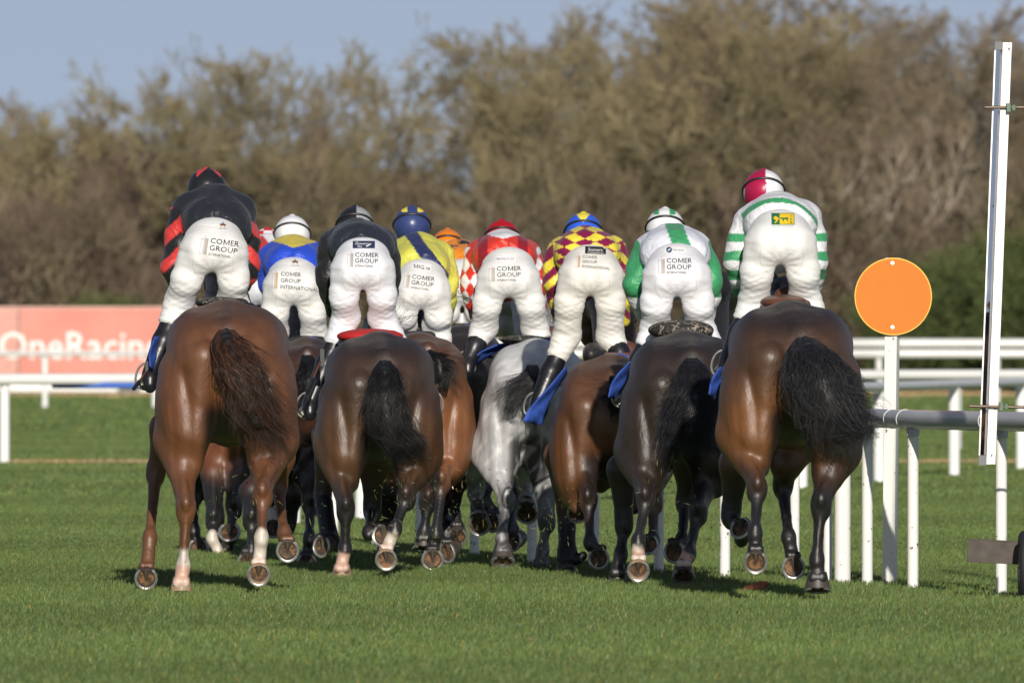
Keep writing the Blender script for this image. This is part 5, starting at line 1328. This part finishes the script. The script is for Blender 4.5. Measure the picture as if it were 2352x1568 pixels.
tree_type('olive_wide', 2, 8.4, 4.6, (.21, .18, .11), (.12, .10, .06), (.155, .13, .07), kids=(22, 9, 7, 6, 4), levels=5, stems=2, crown0=.12)
tree_type('grey', 3, 9.6, 3.4, (.21, .19, .15), (.115, .095, .07), (.12, .10, .072), kids=(18, 8, 7, 6, 4), levels=5, up=.9)
tree_type('brown', 4, 8.0, 3.8, (.12, .10, .075), (.105, .082, .055), (.125, .10, .062), kids=(22, 8, 7, 6, 4), levels=5, stems=3, crown0=.08)
tree_type('purple', 5, 6.4, 2.8, (.10, .08, .07), (.09, .062, .052), (.10, .068, .056), kids=(20, 8, 7, 6, 4), levels=5, stems=3, crown0=.05, up=.9)
tree_type('ivy', 6, 9.4, 3.4, (.12, .10, .08), (.115, .095, .06), (.13, .11, .07), leaf=(.055, .085, .03), nleaf=4500, leafsize=.08, leafzone=(.35, .78), kids=(20, 8, 7, 6, 4), levels=5)
tree_type('bush', 7, 4.2, 2.4, (.08, .07, .04), (.07, .08, .03), leaf=(.085, .11, .04), nleaf=26000, leafsize=.07, kids=(26, 9, 7, 5), levels=4, stems=3, crown0=.03, up=1.0)
tree_type('pale', 8, 7.6, 3.0, (.34, .30, .24), (.14, .115, .085), (.12, .095, .065), kids=(11, 6, 6, 5, 4), levels=5, stems=4, crown0=.3, up=1.3, rad=.30)

def tree(kind, px, topy, d, label, wide=1.0, rot=None, name=None, group='bare trees behind the far rail', cat='tree'):
    td, cd, h = TP[kind]; H_ = EYE - (topy - HORIZON) / FPX * d
    k_ = H_ / h
    o = empty(name or 'bare_tree', (P(px, 700, d)[0], d, 0), rot if rot is not None else random.uniform(0, 6.28))
    o.scale = (k_ * wide, k_ * wide, k_); tag(o, label, cat, group)
    for nm, da in (('trunk', td), ('crown', cd)):
        q = bpy.data.objects.new(nm, da); scene.collection.objects.link(q); q.parent = o
    return o
TREES = [
 ('olive', -60, 250, 432, 'olive brown bare tree at the far left edge of the picture', 1.1),
 ('grey', 20, 215, 456, 'grey twiggy tree behind the olive one at the far left', 1.1),
 ('brown', 150, 260, 448, 'brown tree left of the dip above the pink banner', 1.0),
 ('grey', 580, 135, 446, 'thin grey tree among the tall olive trio, left', .9),
 ('olive', 700, 95, 444, 'tallest olive tree of the group standing against the sky', .8),
 ('grey', 765, 245, 450, 'grey tree on the right flank of the tall olive group', .6),
 ('olive', 1400, 60, 444, 'olive tree near the top of the slope, behind the wide one', .95),
 ('brown', 1560, 30, 442, 'dense brown tree at the top of the tree line', 1.0),
 ('olive_wide', 1860, 20, 446, 'dense olive tree left of the ivy clad one', .95),
 ('olive_wide', 95, 225, 440, 'olive brown bushy tree above the O of the pink banner', 1.0),
 ('grey', 215, 260, 452, 'grey brown twiggy tree second from the left edge', .9),
 ('purple', 330, 320, 430, 'purplish brown thicket tree left of the tall olive tree', 1.3),
 ('brown', 415, 350, 446, 'dull brown low tree just left of the tall olive tree', .9),
 ('olive', 520, 150, 436, 'tall olive bare tree standing alone against the sky, left stem', .85),
 ('olive_wide', 640, 125, 430, 'tall olive bare tree against the sky above the white cap', .85),
 ('olive', 750, 115, 438, 'tall olive bare tree against the sky above the halved cap', .75),
 ('purple', 915, 370, 444, 'low purplish tree in the dip of the tree line', .8),
 ('brown', 990, 390, 432, 'low brown tree at the foot of the rising tree line', .95),
 ('purple', 860, 410, 456, 'low dark tree filling the dip behind the purplish one', 1.2),
 ('olive_wide', 1185, 265, 440, 'rounded olive tree where the tree line starts to rise', .62),
 ('olive', 1275, 165, 430, 'olive tree on the slope of the tree line above the red cap', .8),
 ('olive_wide', 1320, 105, 436, 'wide olive tree on the slope above the blue cap', .95),
 ('grey', 1440, 45, 452, 'tall grey brown tree behind the slope of olive trees', 1.0),
 ('olive_wide', 1500, 100, 428, 'wide olive tree above the white and green cap', 1.05),
 ('grey', 1590, -20, 456, 'tallest grey tree reaching past the top of the picture', 1.0),
 ('olive', 1650, 40, 434, 'tall brown olive tree left of the maroon and white cap', 1.1),
 ('grey', 1740, -15, 450, 'tall grey tree directly above the maroon and white cap', 1.0),
 ('brown', 1780, 110, 430, 'dense brown tree above the right hand horse', 1.0),
 ('ivy', 1925, 60, 436, 'tall tree with dark green ivy round its stem', .95),
 ('grey', 2010, 60, 452, 'grey tree between the ivy clad tree and the orange disc', .9),
 ('grey', 2130, 45, 444, 'grey tree above the orange disc with sky showing through', 1.0),
 ('pale', 1790, 380, 446, 'pale stemmed bare tree behind the rightmost rider'  , .9),
 ('pale', 1080, 450, 423, 'low pale stemmed tree behind the orange cap', .9),
 ('pale', 2080, 300, 424, 'pale stemmed bare tree directly above the orange disc', 1.0),
 ('pale', 2220, 260, 427, 'pale stemmed bare tree left of the tall mirror', .9),
 ('brown', 2230, 110, 448, 'brown tree behind the tall mirror', .9),
 ('grey', 2340, 30, 440, 'tall grey brown tree at the right edge of the picture', 1.0),
 ('grey', 1500, 10, 462, 'hazy grey tree behind the top of the slope', 1.1),
 ('grey', 1830, -5, 462, 'hazy grey tree behind the ivy clad tree', 1.1),
 ('grey', 1680, -30, 464, 'hazy grey tree rising out of the picture at the top', 1.1),
 ('grey', 1940, 30, 464, 'hazy grey tree above the gap left of the orange disc', 1.1),
 ('olive', 1350, 110, 456, 'olive tree half hidden behind the slope', 1.0),
 ('grey', 2210, 60, 460, 'hazy grey tree left of the head of the mirror', 1.1),
 ('brown', 2450, 80, 436, 'brown tree beyond the right edge of the picture', 1.0),
]
for kind, px, ty, d_, lab, wd in TREES: tree(kind, px, ty - (30 if px > 1300 else 0), d_, lab, wd)
BUSH = [(2170, 585, 418, 'green leafy bush left of the foot of the mirror'), (2300, 520, 420, 'large green leafy bush at the right edge'), (2060, 640, 416, 'green leafy bush below the orange disc'), (2380, 600, 415, 'green bush at the far right edge, in front'),
        (240, 670, 418, 'dark green bush above the letters of the banner'), (110, 680, 424, 'dark green bush behind the left end of the banner'), (1450, 460, 426, 'dark green bush in the trees above the white and green cap'), (1180, 640, 420, 'dark green bush behind the red cap')]
for px, ty, d_, lab in BUSH: tree('bush', px, ty, d_, lab, 1.0, name='bush', group='green bushes below the trees', cat='bush')

# undergrowth: brambles and saplings filling the belt below the crowns, nobody could count them
rng = np.random.RandomState(21); n = 150000
d_ = 421 + 42 * rng.rand(n) ** 1.2; px = -260 + 2900 * rng.rand(n)
x = (px - 1176) / FPX * d_
hm = 3.4 + 1.0 * np.sin(px * .011) + .7 * np.sin(px * .027 + 1) + .5 * np.sin(px * .06 + 2) + (d_ - 421) * .055 + np.where(px > 1050, 1.0, 0)
z = hm * rng.rand(n) ** .8
a = np.stack([x, d_, z], 1); dv = rng.normal(0, 1, (n, 3)) * np.array([.55, .55, .5]) + np.array([0, 0, .7]); dv /= np.linalg.norm(dv, axis=1, keepdims=True)
ln = .35 + .75 * rng.rand(n); V, F = limbs_mesh(a, a + dv * ln[:, None], .010 + .012 * rng.rand(n), np.full(n, .004), 3)
pn = vnoise(np.stack([a[:, 0], a[:, 1] * .3, a[:, 2]], 1), .9, 4).repeat(6)
c1 = np.array([.105, .083, .055]); c2 = np.array([.085, .058, .05]); c3 = np.array([.115, .105, .05])
w1 = np.clip(pn, 0, 1)[:, None]; w2 = np.clip(-pn, 0, 1)[:, None]
c1 = c1 * 1.95; c2 = c2 * 1.9; c3 = c3 * 1.9
c = (c1 * (1 - w1 - w2) + c3 * w1 + c2 * w2) * (.65 + .7 * rng.rand(n).repeat(6))[:, None]
low = (1 - smooth01(a[:, 2], 0, 2.2)).repeat(6)[:, None] * .5; c = c * (1 - low) + np.array([.21, .18, .10]) * low
tag(mesh_obj('undergrowth', V, F, M['twig'], smooth=False, col=c), 'tangle of brown brambles and saplings under the trees', 'undergrowth', kind='stuff')
